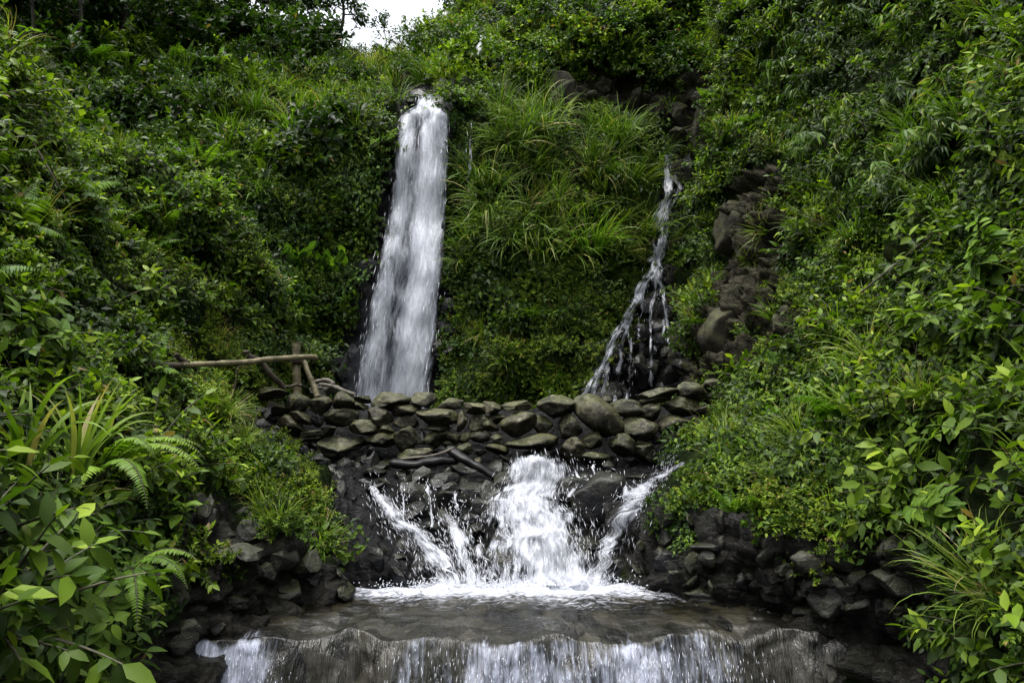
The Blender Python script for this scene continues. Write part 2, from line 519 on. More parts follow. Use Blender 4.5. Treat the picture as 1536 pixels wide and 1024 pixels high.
def worley(p, seed=0):
    """cell value (random per cell) and edge-ness of a 3D cellular noise"""
    p = np.asarray(p, float)
    i0 = np.floor(p).astype(np.int64)
    best = np.full(p.shape[:-1], 9.0)
    val = np.zeros(p.shape[:-1])
    for dx in (-1, 0, 1):
        for dy in (-1, 0, 1):
            for dz in (-1, 0, 1):
                a, b, c = i0[..., 0] + dx, i0[..., 1] + dy, i0[..., 2] + dz
                q = np.stack([a + _hash(a, b, c, seed), b + _hash(a, b, c, seed + 1), c + _hash(a, b, c, seed + 2)], -1)
                d = np.linalg.norm(p - q, axis=-1)
                h = _hash(a, b, c, seed + 3)
                val = np.where(d < best, h, val)
                best = np.minimum(best, d)
    return val, best




def make_patch(name, V, label, cat, amp, disp_mask=None):
    nu, nv = V.shape[:2]
    du = np.gradient(V, axis=0)
    dv = np.gradient(V, axis=1)
    N = norm(np.cross(du, dv))
    cam = np.array([0, 0, CAMZ])
    flip = np.sum(N * (cam - V), -1) < 0
    if flip.mean() > 0.5:
        N = -N
    u, v = proj(V)
    d = amp * (0.55 * fbm(V * 0.9, 3, 5) + 0.30 * fbm(V * 2.6, 3, 9) + 0.18 * fbm(V * 7, 3, 21))
    rock = np.zeros(u.shape)
    wet = np.zeros(u.shape)
    for poly, r, w in ((R_FALL, 1, 1), (R_TRICK, 1, 0.8), (R_CLIFF, 1, 0.1), (R_UPROCK, 1, 0.25), (R_SLAB, 1, 1), (R_LEFTROCK, 1, 0.7), (R_RIGHTROCK, 1, 0.8)):
        m = pip(u + 14 * fbm(V * 3, 2, 2), v + 14 * fbm(V * 3, 2, 3), poly)
        rock[m] = r
        wet[m] = w
    rk = rock > 0
    rough = np.abs(fbm(V * np.array([3.2, 3.2, 5.0]), 4, 31)) * 0.5
    w1, e1 = worley(V * np.array([2.4, 2.4, 3.4]) + 0.25 * fbm(V * 2, 2, 4)[..., None], 3)
    w2, e2 = worley(V * np.array([6, 6, 9.0]), 7)
    d = d + rk * (0.16 * rough - 0.10 + 0.26 * w1 + 0.08 * w2 - 0.10 * e1) - 0.24 * pip(u, v, R_SLAB)
    d = np.where(pip(u, v, R_SLAB), 0.55 * d - 0.06, d) + np.where(pip(u, v, R_CLIFF), 0.22 * w1 + 0.15 * w2 - 0.12, 0)
    if disp_mask is not None:
        d = d * disp_mask(u, v)
    V = V + N * d[..., None]
    mb = MB()
    mb.add(V, grid_faces(nu, nv))
    me = mb.mesh(name, [SOIL], attrs={'rock': rock, 'wet': wet})
    o = link(name, me)
    tag(o, label, cat, kind='structure')
    F = grid_faces(nu, nv)
    bvh = BVHTree.FromPolygons([tuple(p) for p in V.reshape(-1, 3)], [tuple(int(i) for i in f) for f in F])
    PATCH[name] = dict(V=V, bvh=bvh, o=o)
    return o


# back hillside with the cliff of the fall: columns of (pixel u: [(v, depth) ...]) -> real points
BC = {
    -150: [(700, 11.5), (400, 13), (150, 15.5), (0, 18), (-120, 21)],
    100: [(700, 12), (400, 13.5), (250, 15), (150, 17), (60, 19.5), (-60, 22.5)],
    300: [(700, 12.5), (400, 14), (280, 15.3), (180, 17), (100, 19.5), (10, 23)],
    400: [(700, 13.2), (450, 14.2), (300, 15.3), (220, 16), (150, 18), (58, 22)],
    460: [(700, 13.9), (480, 14.6), (300, 15.4), (210, 16.1), (145, 18), (58, 22.3)],
    520: [(700, 14.6), (480, 15.1), (300, 15.6), (195, 16.2), (140, 18), (90, 22.5)],
    570: [(700, 15.2), (450, 15.5), (250, 15.9), (178, 16.2), (130, 18), (95, 22.5)],
    625: [(700, 15.4), (450, 15.8), (250, 16.3), (165, 16.6), (135, 17.2), (105, 18.5), (80, 22)],
    680: [(700, 15.1), (450, 15.5), (250, 16), (160, 16.3), (120, 17.2), (70, 20), (25, 23)],
    740: [(700, 14.6), (480, 15), (330, 15.4), (200, 16), (130, 16.8), (60, 19.5), (-30, 23)],
    820: [(700, 14.2), (500, 14.8), (350, 15.5), (230, 16.3), (175, 16.9), (115, 17.5), (60, 18), (-70, 21.5)],
    890: [(700, 14.3), (500, 14.9), (350, 15.6), (230, 16.3), (175, 17.1), (115, 17.6), (60, 17.6), (-90, 20.5)],
    950: [(700, 14.7), (500, 15.4), (380, 16), (240, 16.8), (170, 17.5), (110, 17.7), (50, 17.3), (-100, 20)],
    1010: [(700, 14.9), (560, 15.3), (450, 15.7), (370, 16.2), (240, 17), (150, 17.6), (90, 17.5), (-110, 19.5)],
    1080: [(700, 13.8), (500, 14.6), (200, 16.5), (100, 17), (-120, 19)],
    1160: [(700, 12.5), (300, 14.5), (-150, 17)],
    1300: [(700, 11), (300, 13), (-150, 16)],
}
us = sorted(BC)
rows = 26
C = np.zeros((len(us), rows + 2, 3))
for i, uu in enumerate(us):
    pts = sorted(BC[uu], key=lambda q: -q[0])
    vs = np.linspace(pts[0][0], pts[-1][0], rows)
    xs = [-q[0] for q in pts]
    ys = [q[1] for q in pts]
    Y = np.interp(-vs, xs, ys)
    C[i, :rows] = P(uu, vs, Y)
    top = C[i, rows - 1]
    C[i, rows] = top + np.array([0, 2.0, 0.2])
    C[i, rows + 1] = top + np.array([0, 5.0, -2.5])
Vb = catmull(catmull(C, 300).transpose(1, 0, 2), 190).transpose(1, 0, 2)
make_patch('hillside', Vb, 'steep jungle hillside behind the dam from which the waterfall drops', 'hillside', 0.8,
           lambda u, v: np.where(pip(u, v, R_FALL), 0.4, 1.0))

# left bank: lines from the stream edge up to its crest, front to back
L = [
    [(60, 1250, 3.0), (-150, 1000, 2.6), (-250, 700, 2.6), (-350, 300, 3.2), (-450, -100, 4.5)],
    [(110, 1090, 4.2), (40, 915, 3.9), (-40, 700, 4.1), (-120, 400, 5.0), (-150, -20, 6.6)],
    [(205, 1015, 5.25), (185, 870, 5.2), (130, 680, 5.6), (60, 400, 6.6), (0, 70, 8.0)],
    [(390, 910, 6.35), (330, 805, 6.2), (260, 650, 7.0), (170, 430, 8.0), (120, 190, 9.0)],
    [(560, 880, 7.0), (480, 770, 7.2), (370, 660, 8.2), (290, 480, 9.2), (250, 270, 10)],
    [(650, 885, 7.15), (560, 745, 8.2), (430, 640, 9.5), (380, 540, 10.2), (350, 350, 10.8)],
    [(700, 800, 8.6), (560, 715, 9.3), (405, 612, 10.2), (420, 560, 10.9), (410, 450, 11.3)],
    [(700, 790, 10.2), (540, 670, 10.8), (430, 605, 11.2), (440, 575, 11.6), (445, 520, 11.8)],
    [(700, 780, 12), (540, 660, 12.5), (470, 615, 12.6), (470, 600, 12.8), (475, 570, 13)],
]
C = np.array([[P(*q) for q in r] for r in L])
low = C[:, :1] + np.array([0.5, -0.1, -0.9])
back = C[:, -1:] + np.array([-0.8, 1.6, -1.2])
back2 = C[:, -1:] + np.array([-1.6, 3.2, -3.2])
C = np.concatenate([low, C, back, back2], 1)
Vl = catmull(catmull(C, 210).transpose(1, 0, 2), 210).transpose(1, 0, 2)
make_patch('left_bank', Vl, 'overgrown left bank sloping down to the pool and the stone dam', 'bank', 0.6)

R = [
    [(1010, 650, 12.5), (1040, 560, 13), (1060, 400, 13.8), (1052, 200, 14.5), (1075, 80, 15), (1090, -140, 16)],
    [(1060, 645, 10.6), (1090, 580, 11), (1130, 430, 11.5), (1150, 280, 12), (1180, 100, 12.5), (1200, -140, 13.5)],
    [(1010, 705, 9.6), (1090, 625, 9.6), (1210, 500, 9.6), (1260, 330, 10), (1300, 130, 10.5), (1330, -140, 11.5)],
    [(945, 790, 8.3), (1050, 700, 8.2), (1220, 580, 8.0), (1340, 400, 8.2), (1420, 150, 8.5), (1460, -140, 9.2)],
    [(930, 880, 7.2), (1060, 790, 7.0), (1250, 680, 6.6), (1420, 500, 6.5), (1530, 200, 6.8), (1600, -140, 7.3)],
    [(1080, 905, 6.6), (1180, 840, 6.2), (1330, 760, 5.7), (1500, 600, 5.3), (1640, 250, 5.4), (1720, -140, 5.8)],
    [(1280, 938, 5.8), (1350, 880, 5.4), (1440, 830, 4.9), (1600, 700, 4.4), (1800, 300, 4.3), (1900, -140, 4.6)],
    [(1430, 1010, 5.0), (1480, 960, 4.7), (1560, 920, 4.2), (1750, 800, 3.7), (2000, 350, 3.5), (2150, -140, 3.7)],
    [(1500, 1200, 4.2), (1600, 1150, 3.8), (1720, 1080, 3.3), (1950, 900, 2.9), (2250, 350, 2.8), (2450, -140, 2.9)],
]
C = np.array([[P(*q) for q in r] for r in R])
low = C[:, :1] + np.array([-0.4, -0.1, -0.9])
back = C[:, -1:] + np.array([1.5, 1.5, -0.3])
C = np.concatenate([low, C, back], 1)
Vr = catmull(catmull(C, 260).transpose(1, 0, 2), 240).transpose(1, 0, 2)
make_patch('right_bank', Vr, 'steep right bank under ferns, creepers and broad leaves beside the cascade', 'bank', 0.6)

# stream bed
PZ = CAMZ - 1.30     # surface of the pool
x = np.linspace(-5, 6, 150)
y = np.linspace(2.2, 16, 190)
X, Y = np.meshgrid(x, y, indexing='ij')
prof_y = [2, 5.2, 5.75, 5.98, 7.3, 7.7, 8.5, 8.7, 9.5, 10.2, 10.35, 10.7, 11.1, 16]
prof_z = [-2.6, -2.5, -2.3, -1.62, -1.6, -1.2, -0.85, -0.55, -0.42, -0.25, 0.36, 0.40, -0.1, -0.1]
Z = CAMZ + np.interp(Y + 0.12 * fbm(np.stack([X * 1.5, Y * 0, X * 0], -1), 2, 3), prof_y, prof_z)
pb = np.stack([X, Y, Z], -1)
Z = Z + 0.16 * np.abs(fbm(pb * np.array([2.2, 2.2, 3.5]), 4, 8)) * np.where(Y > 7.4, 1, 0.4)
mb = MB()
mb.add(np.stack([X, Y, Z], -1), grid_faces(len(x), len(y)))
o = link('stream_bed', mb.mesh('stream_bed', [SOIL], attrs={'rock': np.ones(X.shape), 'wet': np.ones(X.shape)}))
tag(o, 'black wet bedrock of the stream under the dam and the pool', 'stream bed', kind='structure')
PATCH['stream_bed'] = dict(V=np.stack([X, Y, Z], -1), o=o, bvh=BVHTree.FromPolygons([tuple(q) for q in np.stack([X, Y, Z], -1).reshape(-1, 3)], [tuple(int(i) for i in f) for f in grid_faces(len(x), len(y))]))


def hit(u, v, names=('hillside', 'left_bank', 'right_bank', 'stream_bed')):
    d = P(u, v, 10.0) - np.array([0, 0, CAMZ])
    d = Vector(d).normalized()
    best = None
    for nme in names:
        loc, nr, i, dist = PATCH[nme]['bvh'].ray_cast(Vector((0, 0, CAMZ)), d)
        if loc is not None and (best is None or dist < best[2]):
            if nr.dot(d) > 0:
                nr = -nr
            best = (loc, nr, dist, nme)
    return best


# ------------------------------------------------------------------ leaf templates  (length along +Y, width X, normal Z)
def leaf_far():
    V = np.array([[0, 0, 0], [0.27, 0.42, 0.07], [0, 1, -0.16], [-0.27, 0.42, 0.07]])
    return V, np.array([[0, 1, 2], [0, 2, 3]]), np.array([[.5, 0], [1, .4], [.5, 1], [0, .4]])


def leaf_n(n, W, curl=0.25, fold=0.12, peak=0.42, tipw=1.0):
    t = np.linspace(0, 1, n)
    a = t ** (math.log(0.5) / math.log(peak))
    w = W * np.sin(np.pi * a) ** 0.85
    w[0] = W * 0.04
    w[-1] = 0.0
    V, U = [], []
    for i in range(n):
        z = -curl * t[i] ** 2
        for s in (-1, 0, 1):
            V.append([s * w[i], t[i], z + abs(s) * fold * w[i] / max(W, 1e-6) * 0.4])
            U.append([0.5 + 0.5 * s * w[i] / W, t[i]])
    return np.array(V), np.concatenate([grid_faces(n, 3)]), np.array(U)


def inst(mb, tpl, pos, d, up, sc, tint, mat=0):
    TV, TF, TU = tpl
    n = len(pos)
    y = norm(d)
    xx = norm(np.cross(y, up))
    zz = np.cross(xx, y)
    sc = np.broadcast_to(sc, (n,))
    V = pos[:, None] + sc[:, None, None] * (TV[None, :, 0, None] * xx[:, None] + TV[None, :, 1, None] * y[:, None] + TV[None, :, 2, None] * zz[:, None])
    k = len(TV)
    F = (TF[None] + (np.arange(n) * k)[:, None, None]).reshape(-1, TF.shape[1])
    mb.add(V, F, np.repeat(np.where(np.asarray(tint) > 1.5, 1.0, np.clip(tint, 0, 0.95)), k), mat, np.tile(TU, (n, 1)))


FAR = leaf_far()
MID = leaf_n(4, 0.23, 0.22, 0.1)
MIDNARROW = leaf_n(4, 0.13, 0.35, 0.05)
HI = leaf_n(9, 0.27, 0.3, 0.14)
HIROUND = leaf_n(9, 0.36, 0.3, 0.16)
LANCE = leaf_n(8, 0.085, 0.5, 0.05, peak=0.36)


def rand_unit(n, r=rng):
    v = r.normal(size=(n, 3))
    return norm(v)


def bush(nstem, nleaf, H, ls, tpl, spread=0.9, droop=0.35, stems=True, tbase=0.3, tspan=0.45, seed=0, hi_droop=0.0):
    """a clump of leafy stems: local Z is up; H = stem length, ls = leaf length"""
    r = np.random.default_rng(seed)
    mb = MB()
    for s in range(nstem):
        az = r.uniform(0, 2 * np.pi)
        el = math.radians(r.uniform(90 - 75 * spread, 88))
        h = H * r.uniform(0.55, 1.0)
        d0 = np.array([math.cos(az) * math.cos(el), math.sin(az) * math.cos(el), math.sin(el)])
        base = np.array([math.cos(az), math.sin(az), 0]) * H * 0.25 * r.uniform(0, 1)
        t = np.linspace(0, 1, 7)
        bend = r.uniform(0.1, 0.5) * droop
        pts = base + d0 * h * t[:, None] + np.array([math.cos(az) * 0.3, math.sin(az) * 0.3, -1]) * (h * bend * t ** 2.2)[:, None] + r.normal(size=3) * 0.03 * h * t[:, None]
        if stems:
            tube(mb, pts, np.linspace(0.012, 0.004, 7) * (H / 0.6), 3, 1, 0.5, False)
        tl = r.uniform(0.15, 1.0, nleaf) ** 0.75
        tl[0] = 1.0
        pos = np.stack([np.interp(tl, t, pts[:, c]) for c in range(3)], -1)
        tg = norm(pts[-1] - pts[0])
        side = norm(np.cross(tg, [0, 0, 1.0]) + 1e-6)
        ang = r.uniform(0, 2 * np.pi, nleaf)
        n2 = np.cross(side, tg)
        lat = np.cos(ang)[:, None] * side + np.sin(ang)[:, None] * n2
        d = tg * r.uniform(0.2, 0.9, nleaf)[:, None] + lat * 0.9 + np.array([0, 0, -1]) * r.uniform(0.0, 0.7, nleaf)[:, None] * (droop + hi_droop)
        d[0] = tg + np.array([0, 0, -0.2])
        up = np.array([0, 0, 1.0]) + r.normal(size=(nleaf, 3)) * 0.38
        sz = ls * r.uniform(0.55, 1.1, nleaf) * (1.1 - 0.35 * tl)
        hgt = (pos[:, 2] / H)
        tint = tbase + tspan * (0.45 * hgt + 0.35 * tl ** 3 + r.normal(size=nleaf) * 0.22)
        tint = np.where(r.uniform(size=nleaf) < 0.012, 2.0, tint)
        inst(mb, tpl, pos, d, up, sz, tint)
    return mb


def grass(nb, Lg, wd, seed, droop=1.0, spread=0.18, tbase=0.35, nseg=7, el0=58):
    r = np.random.default_rng(seed)
    mb = MB()
    t = np.linspace(0, 1, nseg)
    for i in range(nb):
        az = r.uniform(0, 2 * np.pi)
        el = math.radians(r.uniform(el0, 88))
        l = Lg * r.uniform(0.5, 1.05)
        k = droop * r.uniform(0.5, 2.2)
        hx = np.array([math.cos(az), math.sin(az), 0])
        ang = el - k * t ** 1.4
        dl = l / (nseg - 1)
        px = np.concatenate([[0], np.cumsum(np.cos(ang[:-1]) * dl)])
        pz = np.concatenate([[0], np.cumsum(np.sin(ang[:-1]) * dl)])
        b = hx * spread * Lg * r.uniform(0, 1) + r.normal(size=3) * np.array([.03, .03, 0]) * Lg
        pts = b + hx * px[:, None] + np.array([0, 0, 1]) * pz[:, None]
        tw = r.uniform(-0.6, 0.6)
        sd = np.array([-math.sin(az), math.cos(az), 0]) * math.cos(tw) + np.array([0, 0, 1]) * math.sin(tw)
        w = wd * r.uniform(0.6, 1.1) * (np.sin(np.pi * (0.12 + 0.88 * t) ** 0.7)).clip(0.02)
        V = np.stack([pts - sd * w[:, None], pts + sd * w[:, None]], 1)
        ti = tbase + r.normal() * 0.16 + 0.42 * t
        if r.uniform() < 0.06:
            ti = ti * 0 + r.uniform(0.92, 1.0)
        mb.add(V, grid_faces(nseg, 2), np.repeat(ti.clip(0, 1), 2), 0, np.tile([[0, 0], [1, 1]], (nseg, 1)))
    return mb


def frond(mb, base, az, Lf, el, k, npin, plen, r, tpl=MIDNARROW, tint=0.5, mat=0, rad=0.004):
    t = np.linspace(0, 1, 12)
    ang = el - k * t ** 1.2
    dl = Lf / 11
    hx = np.array([math.cos(az), math.sin(az), 0])
    px = np.concatenate([[0], np.cumsum(np.cos(ang[:-1]) * dl)])
    pz = np.concatenate([[0], np.cumsum(np.sin(ang[:-1]) * dl)])
    pts = base + hx * px[:, None] + np.array([0, 0, 1]) * pz[:, None]
    tube(mb, pts, np.linspace(rad, rad * 0.3, 12), 4, 1, 0.5, False)
    tl = np.linspace(0.18, 0.99, npin)
    pos = np.stack([np.interp(tl, t, pts[:, c]) for c in range(3)], -1)
    tg = norm(np.stack([np.interp(tl, t, np.gradient(pts[:, c])) for c in range(3)], -1))
    sd = np.array([-math.sin(az), math.cos(az), 0])
    nrm = norm(np.cross(sd[None], tg))
    nrm = np.where(nrm[:, 2:3] < 0, -nrm, nrm)
    ln = plen * np.sin(np.pi * (0.10 + 0.86 * tl) ** 0.75).clip(0.1) * r.uniform(0.85, 1.1, npin)
    for s in (-1, 1):
        d = sd * s * 1.0 + tg * 0.42 - nrm * 0.15 + r.normal(size=(npin, 3)) * 0.06
        inst(mb, tpl, pos, d, nrm + r.normal(size=(npin, 3)) * 0.1, ln, tint + r.normal(size=npin) * 0.07 + 0.12 * tl, mat)


def fern(nf, Lf, seed, npin=20, plen=0.13, tbase=0.45):
    r = np.random.default_rng(seed)
    mb = MB()
    for i in range(nf):
        frond(mb, r.normal(size=3) * 0.02, r.uniform(0, 2 * np.pi), Lf * r.uniform(0.6, 1), math.radians(r.uniform(35, 80)), r.uniform(0.7, 1.8), npin, plen * Lf * 1.6, r, tint=tbase + r.normal() * 0.1)
    return mb


def bamboo_grass(ns, H, seed, tbase=0.2):
    """arching canes with long narrow drooping leaves"""
    r = np.random.default_rng(seed)
    mb = MB()
    for s in range(ns):
        az = r.uniform(0, 2 * np.pi)
        hx = np.array([math.cos(az), math.sin(az), 0])
        t = np.linspace(0, 1, 9)
        el = math.radians(r.uniform(50, 85))
        ang = el - r.uniform(0.8, 1.9) * t ** 1.3
        h = H * r.uniform(0.6, 1)
        dl = h / 8
        px = np.concatenate([[0], np.cumsum(np.cos(ang[:-1]) * dl)])
        pz = np.concatenate([[0], np.cumsum(np.sin(ang[:-1]) * dl)])
        pts = hx * px[:, None] + np.array([0, 0, 1]) * pz[:, None] + r.normal(size=3) * [0.05, 0.05, 0] * H
        tube(mb, pts, np.linspace(0.006, 0.002, 9) * H, 3, 1, 0.5, False)
        n = 22
        tl = r.uniform(0.25, 1, n)
        pos = np.stack([np.interp(tl, t, pts[:, c]) for c in range(3)], -1)
        a2 = az + r.normal(size=n) * 0.9
        d = np.stack([np.cos(a2), np.sin(a2), r.uniform(-1.0, 0.15, n)], -1)
        ti = tbase + r.normal(size=n) * 0.2 + 0.15 * tl
        ti[r.uniform(size=n) < 0.05] = 0.97
        inst(mb, LANCE, pos, d, np.array([0, 0, 1.0]) + r.normal(size=(n, 3)) * 0.3, H * r.uniform(0.2, 0.36, n), ti)
    return mb


def mat_clump(n, Rr, ls, tpl, seed, tbase=0.35, thick=0.12, hang=0.7):
    """a creeping mat of leaves: local Z = surface normal, -Y = downhill"""
    r = np.random.default_rng(seed)
    mb = MB()
    a = r.uniform(0, 2 * np.pi, n)
    q = Rr * np.sqrt(r.uniform(0, 1, n)) * (0.75 + 0.3 * np.sin(a * 3 + seed))
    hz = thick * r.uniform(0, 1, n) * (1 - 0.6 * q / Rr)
    pos = np.stack([np.cos(a) * q, np.sin(a) * q, hz], -1)
    d = np.stack([r.normal(size=n) * 0.6, -hang + r.normal(size=n) * 0.5, r.uniform(-0.1, 0.7, n)], -1)
    up = np.array([0, 0.35, 1.0]) + r.normal(size=(n, 3)) * 0.3
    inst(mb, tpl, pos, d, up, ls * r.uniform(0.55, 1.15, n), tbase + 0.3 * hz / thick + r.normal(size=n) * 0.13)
    return mb


def opposite_plant(nst, H, ls, seed, tpl=HI, tbase=0.45):
    """upright stems with pairs of large veined leaves"""
    r = np.random.default_rng(seed)
    mb = MB()
    for s in range(nst):
        az = r.uniform(0, 2 * np.pi)
        lean = r.uniform(0.1, 0.6)
        h = H * r.uniform(0.5, 1)
        t = np.linspace(0, 1, 8)
        hx = np.array([math.cos(az), math.sin(az), 0])
        pts = hx * (0.1 * H + lean * h * t ** 1.5)[:, None] + np.array([0, 0, 1]) * (h * t * (1 - 0.25 * lean * t))[:, None]
        tube(mb, pts, np.linspace(0.009, 0.004, 8) * (H / 0.5), 5, 1, 0.5, False)
        np_ = r.integers(4, 7)
        for j in range(np_):
            tj = 0.3 + 0.7 * j / (np_ - 1)
            pos = np.array([np.interp(tj, t, pts[:, c]) for c in range(3)])
            a0 = az + j * np.pi / 2 + r.uniform(-.3, .3)
            for q in ((0, np.pi) if j < np_ - 1 else (0, np.pi, np.pi / 2, -np.pi / 2)):
                aa = a0 + q + r.uniform(-.25, .25)
                d = np.array([[math.cos(aa), math.sin(aa), r.uniform(-0.45, 0.35) + 0.3 * (j == np_ - 1)]])
                inst(mb, tpl, pos[None] + d * 0.02, d, np.array([[0, 0, 1.0]]) + r.normal(size=(1, 3)) * 0.15, ls * r.uniform(0.7, 1.1) * (1.0 if j < np_ - 1 else 0.7), np.array([tbase + 0.1 * tj + r.normal() * 0.13]))
    return mb


# prototypes: name -> list of variants (MB, materials)
PROTO = {
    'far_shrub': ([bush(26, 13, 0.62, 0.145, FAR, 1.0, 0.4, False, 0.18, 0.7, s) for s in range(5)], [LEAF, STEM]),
    'dark_shrub': ([bush(26, 13, 0.62, 0.135, FAR, 1.0, 0.5, False, 0.15, 0.65, 10 + s) for s in range(4)], [LEAF_DARK, STEM]),
    'bank_shrub': ([bush(20, 13, 0.46, 0.108, MID, 1.0, 0.5, True, 0.16, 0.72, 20 + s) for s in range(6)], [LEAF, STEM]),
    'small_leaf': ([bush(26, 20, 0.36, 0.056, FAR, 1.05, 0.4, False, 0.2, 0.7, 30 + s) for s in range(5)], [LEAF, STEM]),
    'mossy': ([bush(30, 22, 0.22, 0.042, FAR, 1.1, 0.5, False, 0.22, 0.75, 40 + s) for s in range(5)], [MOSSY, STEM]),
    'feathery': ([bush(30, 20, 0.5, 0.075, MIDNARROW, 1.1, 0.7, True, 0.18, 0.68, 50 + s, 0.5) for s in range(5)], [MOSSY, STEM]),
    'grass_long': ([grass(62, 1.15, 0.0135, 60 + s, 1.3, 0.2, 0.24) for s in range(5)], [GRASS]),
    'grass_short': ([grass(60, 0.4, 0.0045, 70 + s, 1.0, 0.3, 0.42) for s in range(4)], [GRASS]),
    'strap': ([grass(16, 0.75, 0.02, 80 + s, 0.9, 0.08, 0.45, 10, 62) for s in range(3)], [GRASS]),
    'fern': ([fern(9, 0.6, 90 + s) for s in range(4)], [FERN, STEM]),
    'bamboo_grass': ([bamboo_grass(11, 0.75, 100 + s) for s in range(4)], [GRASS, STEM]),
    'ivy': ([mat_clump(150, 0.45, 0.12, FAR, 110 + s, 0.3, 0.16, 0.8) for s in range(4)], [LEAF_DARK]),
    'creeper': ([mat_clump(130, 0.32, 0.085, MID, 120 + s, 0.35, 0.12, 0.5) for s in range(4)], [LEAF]),
    'dry_grass': ([grass(60, 0.7, 0.006, 160 + s, 1.3, 0.25, 0.62) for s in range(3)], [GRASS]),
    'carpet': ([mat_clump(170, 0.42, 0.085, FAR, 150 + s, 0.12, 0.10, 0.5) for s in range(4)], [LEAF]),
    'broad': ([bush(12, 11, 0.5, 0.17, MID, 1.0, 0.6, True, 0.18, 0.68, 130 + s, 0.3) for s in range(5)], [LEAF, STEM]),
    'opposite': ([opposite_plant(5, 0.5, 0.17, 140 + s) for s in range(4)], [LEAF_BIG, STEM]),
}
PMESH = {}


def proto_mesh(kind, i, objname):
    key = (kind, i)
    if key not in PMESH:
        mbs, mats = PROTO[kind]
        PMESH[key] = mbs[i].mesh(objname, mats)
    return PMESH[key]


def frame(z, yaw, s, pos, ydir=None):
    z = norm(np.asarray(z, float))
    if ydir is None:
        ydir = np.array([math.cos(yaw), math.sin(yaw), 0.0])
    x_ = np.cross(ydir, z)
    if np.linalg.norm(x_) < 1e-4:
        x_ = np.array([1.0, 0, 0])
    x_ = norm(x_)
    y_ = np.cross(z, x_)
    M = np.eye(4)
    M[:3, 0], M[:3, 1], M[:3, 2] = x_ * s, y_ * s, z * s
    M[:3, 3] = pos
    return M


def sample_patch(name, poly, cov, rad, exclude=(), maxv=1100, seed=0):
    """points over the part of a terrain patch inside a region; cov = layers of clumps of radius rad"""
    r = np.random.default_rng(seed)
    V = PATCH[name]['V']
    u, v = proj(V)
    c = 0.25 * (V[:-1, :-1] + V[1:, :-1] + V[1:, 1:] + V[:-1, 1:])
    e1, e2 = V[1:, 1:] - V[:-1, :-1], V[:-1, 1:] - V[1:, :-1]
    n = np.cross(e1, e2)
    area = 0.5 * np.linalg.norm(n, axis=-1)
    n = norm(n)
    to = norm(np.array([0, 0, CAMZ]) - c)
    cs = np.sum(n * to, -1)
    if np.mean(cs) < 0:
        n, cs = -n, -cs
    cu, cv = proj(c)
    m = (cu > -330) & (cu < 1880) & (cv > -130) & (cv < maxv) & (cs > -0.15) & (c[..., 1] > 2.4) & ((c[..., 2] > PZ + 0.07) | (c[..., 1] < 5.0))
    if poly is not None:
        m &= pip(cu, cv, poly)
    for ex in exclude:
        m &= ~pip(cu, cv, ex)
    w = np.where(m, area * np.clip(cs, 0.18, 1), 0)
    tot = w.sum()
    N = int(cov * tot / (math.pi * rad ** 2))
    if N < 1:
        return []
    idx = r.choice(w.size, N, p=(w / tot).ravel())
    cf, nf = c.reshape(-1, 3)[idx], n.reshape(-1, 3)[idx]
    jit = r.uniform(-0.5, 0.5, (N, 2))
    e1f, e2f = e1.reshape(-1, 3)[idx], e2.reshape(-1, 3)[idx]
    cf = cf + e1f * jit[:, :1] * 0.5 + e2f * jit[:, 1:] * 0.5
    return list(zip(cf, nf))


STUFF = {}
COUNT = {}


def plant_region(patch, poly, mix, cov, rad, exclude=(), things=(), stuff='undergrowth', seed=0, size=(0.75, 1.25), upw=0.7, dtint=0.0, surf=(), maxv=1100, spacing=None):
    """mix: [(proto, weight, scale)]; things: {proto: (share, name, category, label, group)} become objects of their own"""
    r = np.random.default_rng(seed + 1000)
    pts = sample_patch(patch, poly, cov, rad, exclude, maxv, seed)
    ks = [q[0] for q in mix]
    w = np.array([q[1] for q in mix], float)
    w /= w.sum()
    taken = []
    th = dict(things)
    for p, n in pts:
        kind = ks[r.choice(len(ks), p=w)]
        ksc = dict((q[0], q[2]) for q in mix)[kind]
        s = ksc * r.uniform(*size)
        i = int(r.integers(len(PROTO[kind][0])))
        if kind in ('ivy', 'creeper', 'carpet') or kind in surf:
            up = np.array([0, 0, 1.0])
            yd = up - n * n[2]
            if np.linalg.norm(yd) < 0.1:
                yd = np.array([0, 1.0, 0])
            M = frame(n, 0, s, p + n * 0.03, norm(yd))
        else:
            ax = norm(n * (1 - upw) + np.array([0, 0, upw]) + r.normal(size=3) * 0.12)
            M = frame(ax, r.uniform(0, 6.28), s, p - n * 0.03)
        made = False
        if kind in th:
            share, oname, cat, label, group = th[kind]
            sp = spacing if spacing is not None else 0.55 * rad
            pu, pv = proj(p)
            inframe = -40 < pu < 1576 and -60 < pv < 1060
            if inframe and r.uniform() < share and all(np.sum((p - q) ** 2) > sp ** 2 for q in taken) and COUNT.get(oname, 0) < 290:
                taken.append(p)
                o = link(oname, proto_mesh(kind, i, oname))
                o.matrix_world = Matrix(M.tolist())
                b = r.uniform(0.7, 1.35) * (1 + dtint)
                o.color = (b * r.uniform(0.92, 1.08), b, b * 0.95, 1)
                tag(o, label, cat, group)
                COUNT[oname] = COUNT.get(oname, 0) + 1
                made = True
        if not made:
            key = (stuff, kind)
            if key not in STUFF:
                STUFF[key] = MB()
            STUFF[key].merge(PROTO[kind][0][i], M, dtint * 0.6 + r.normal() * 0.12)
    return len(pts)


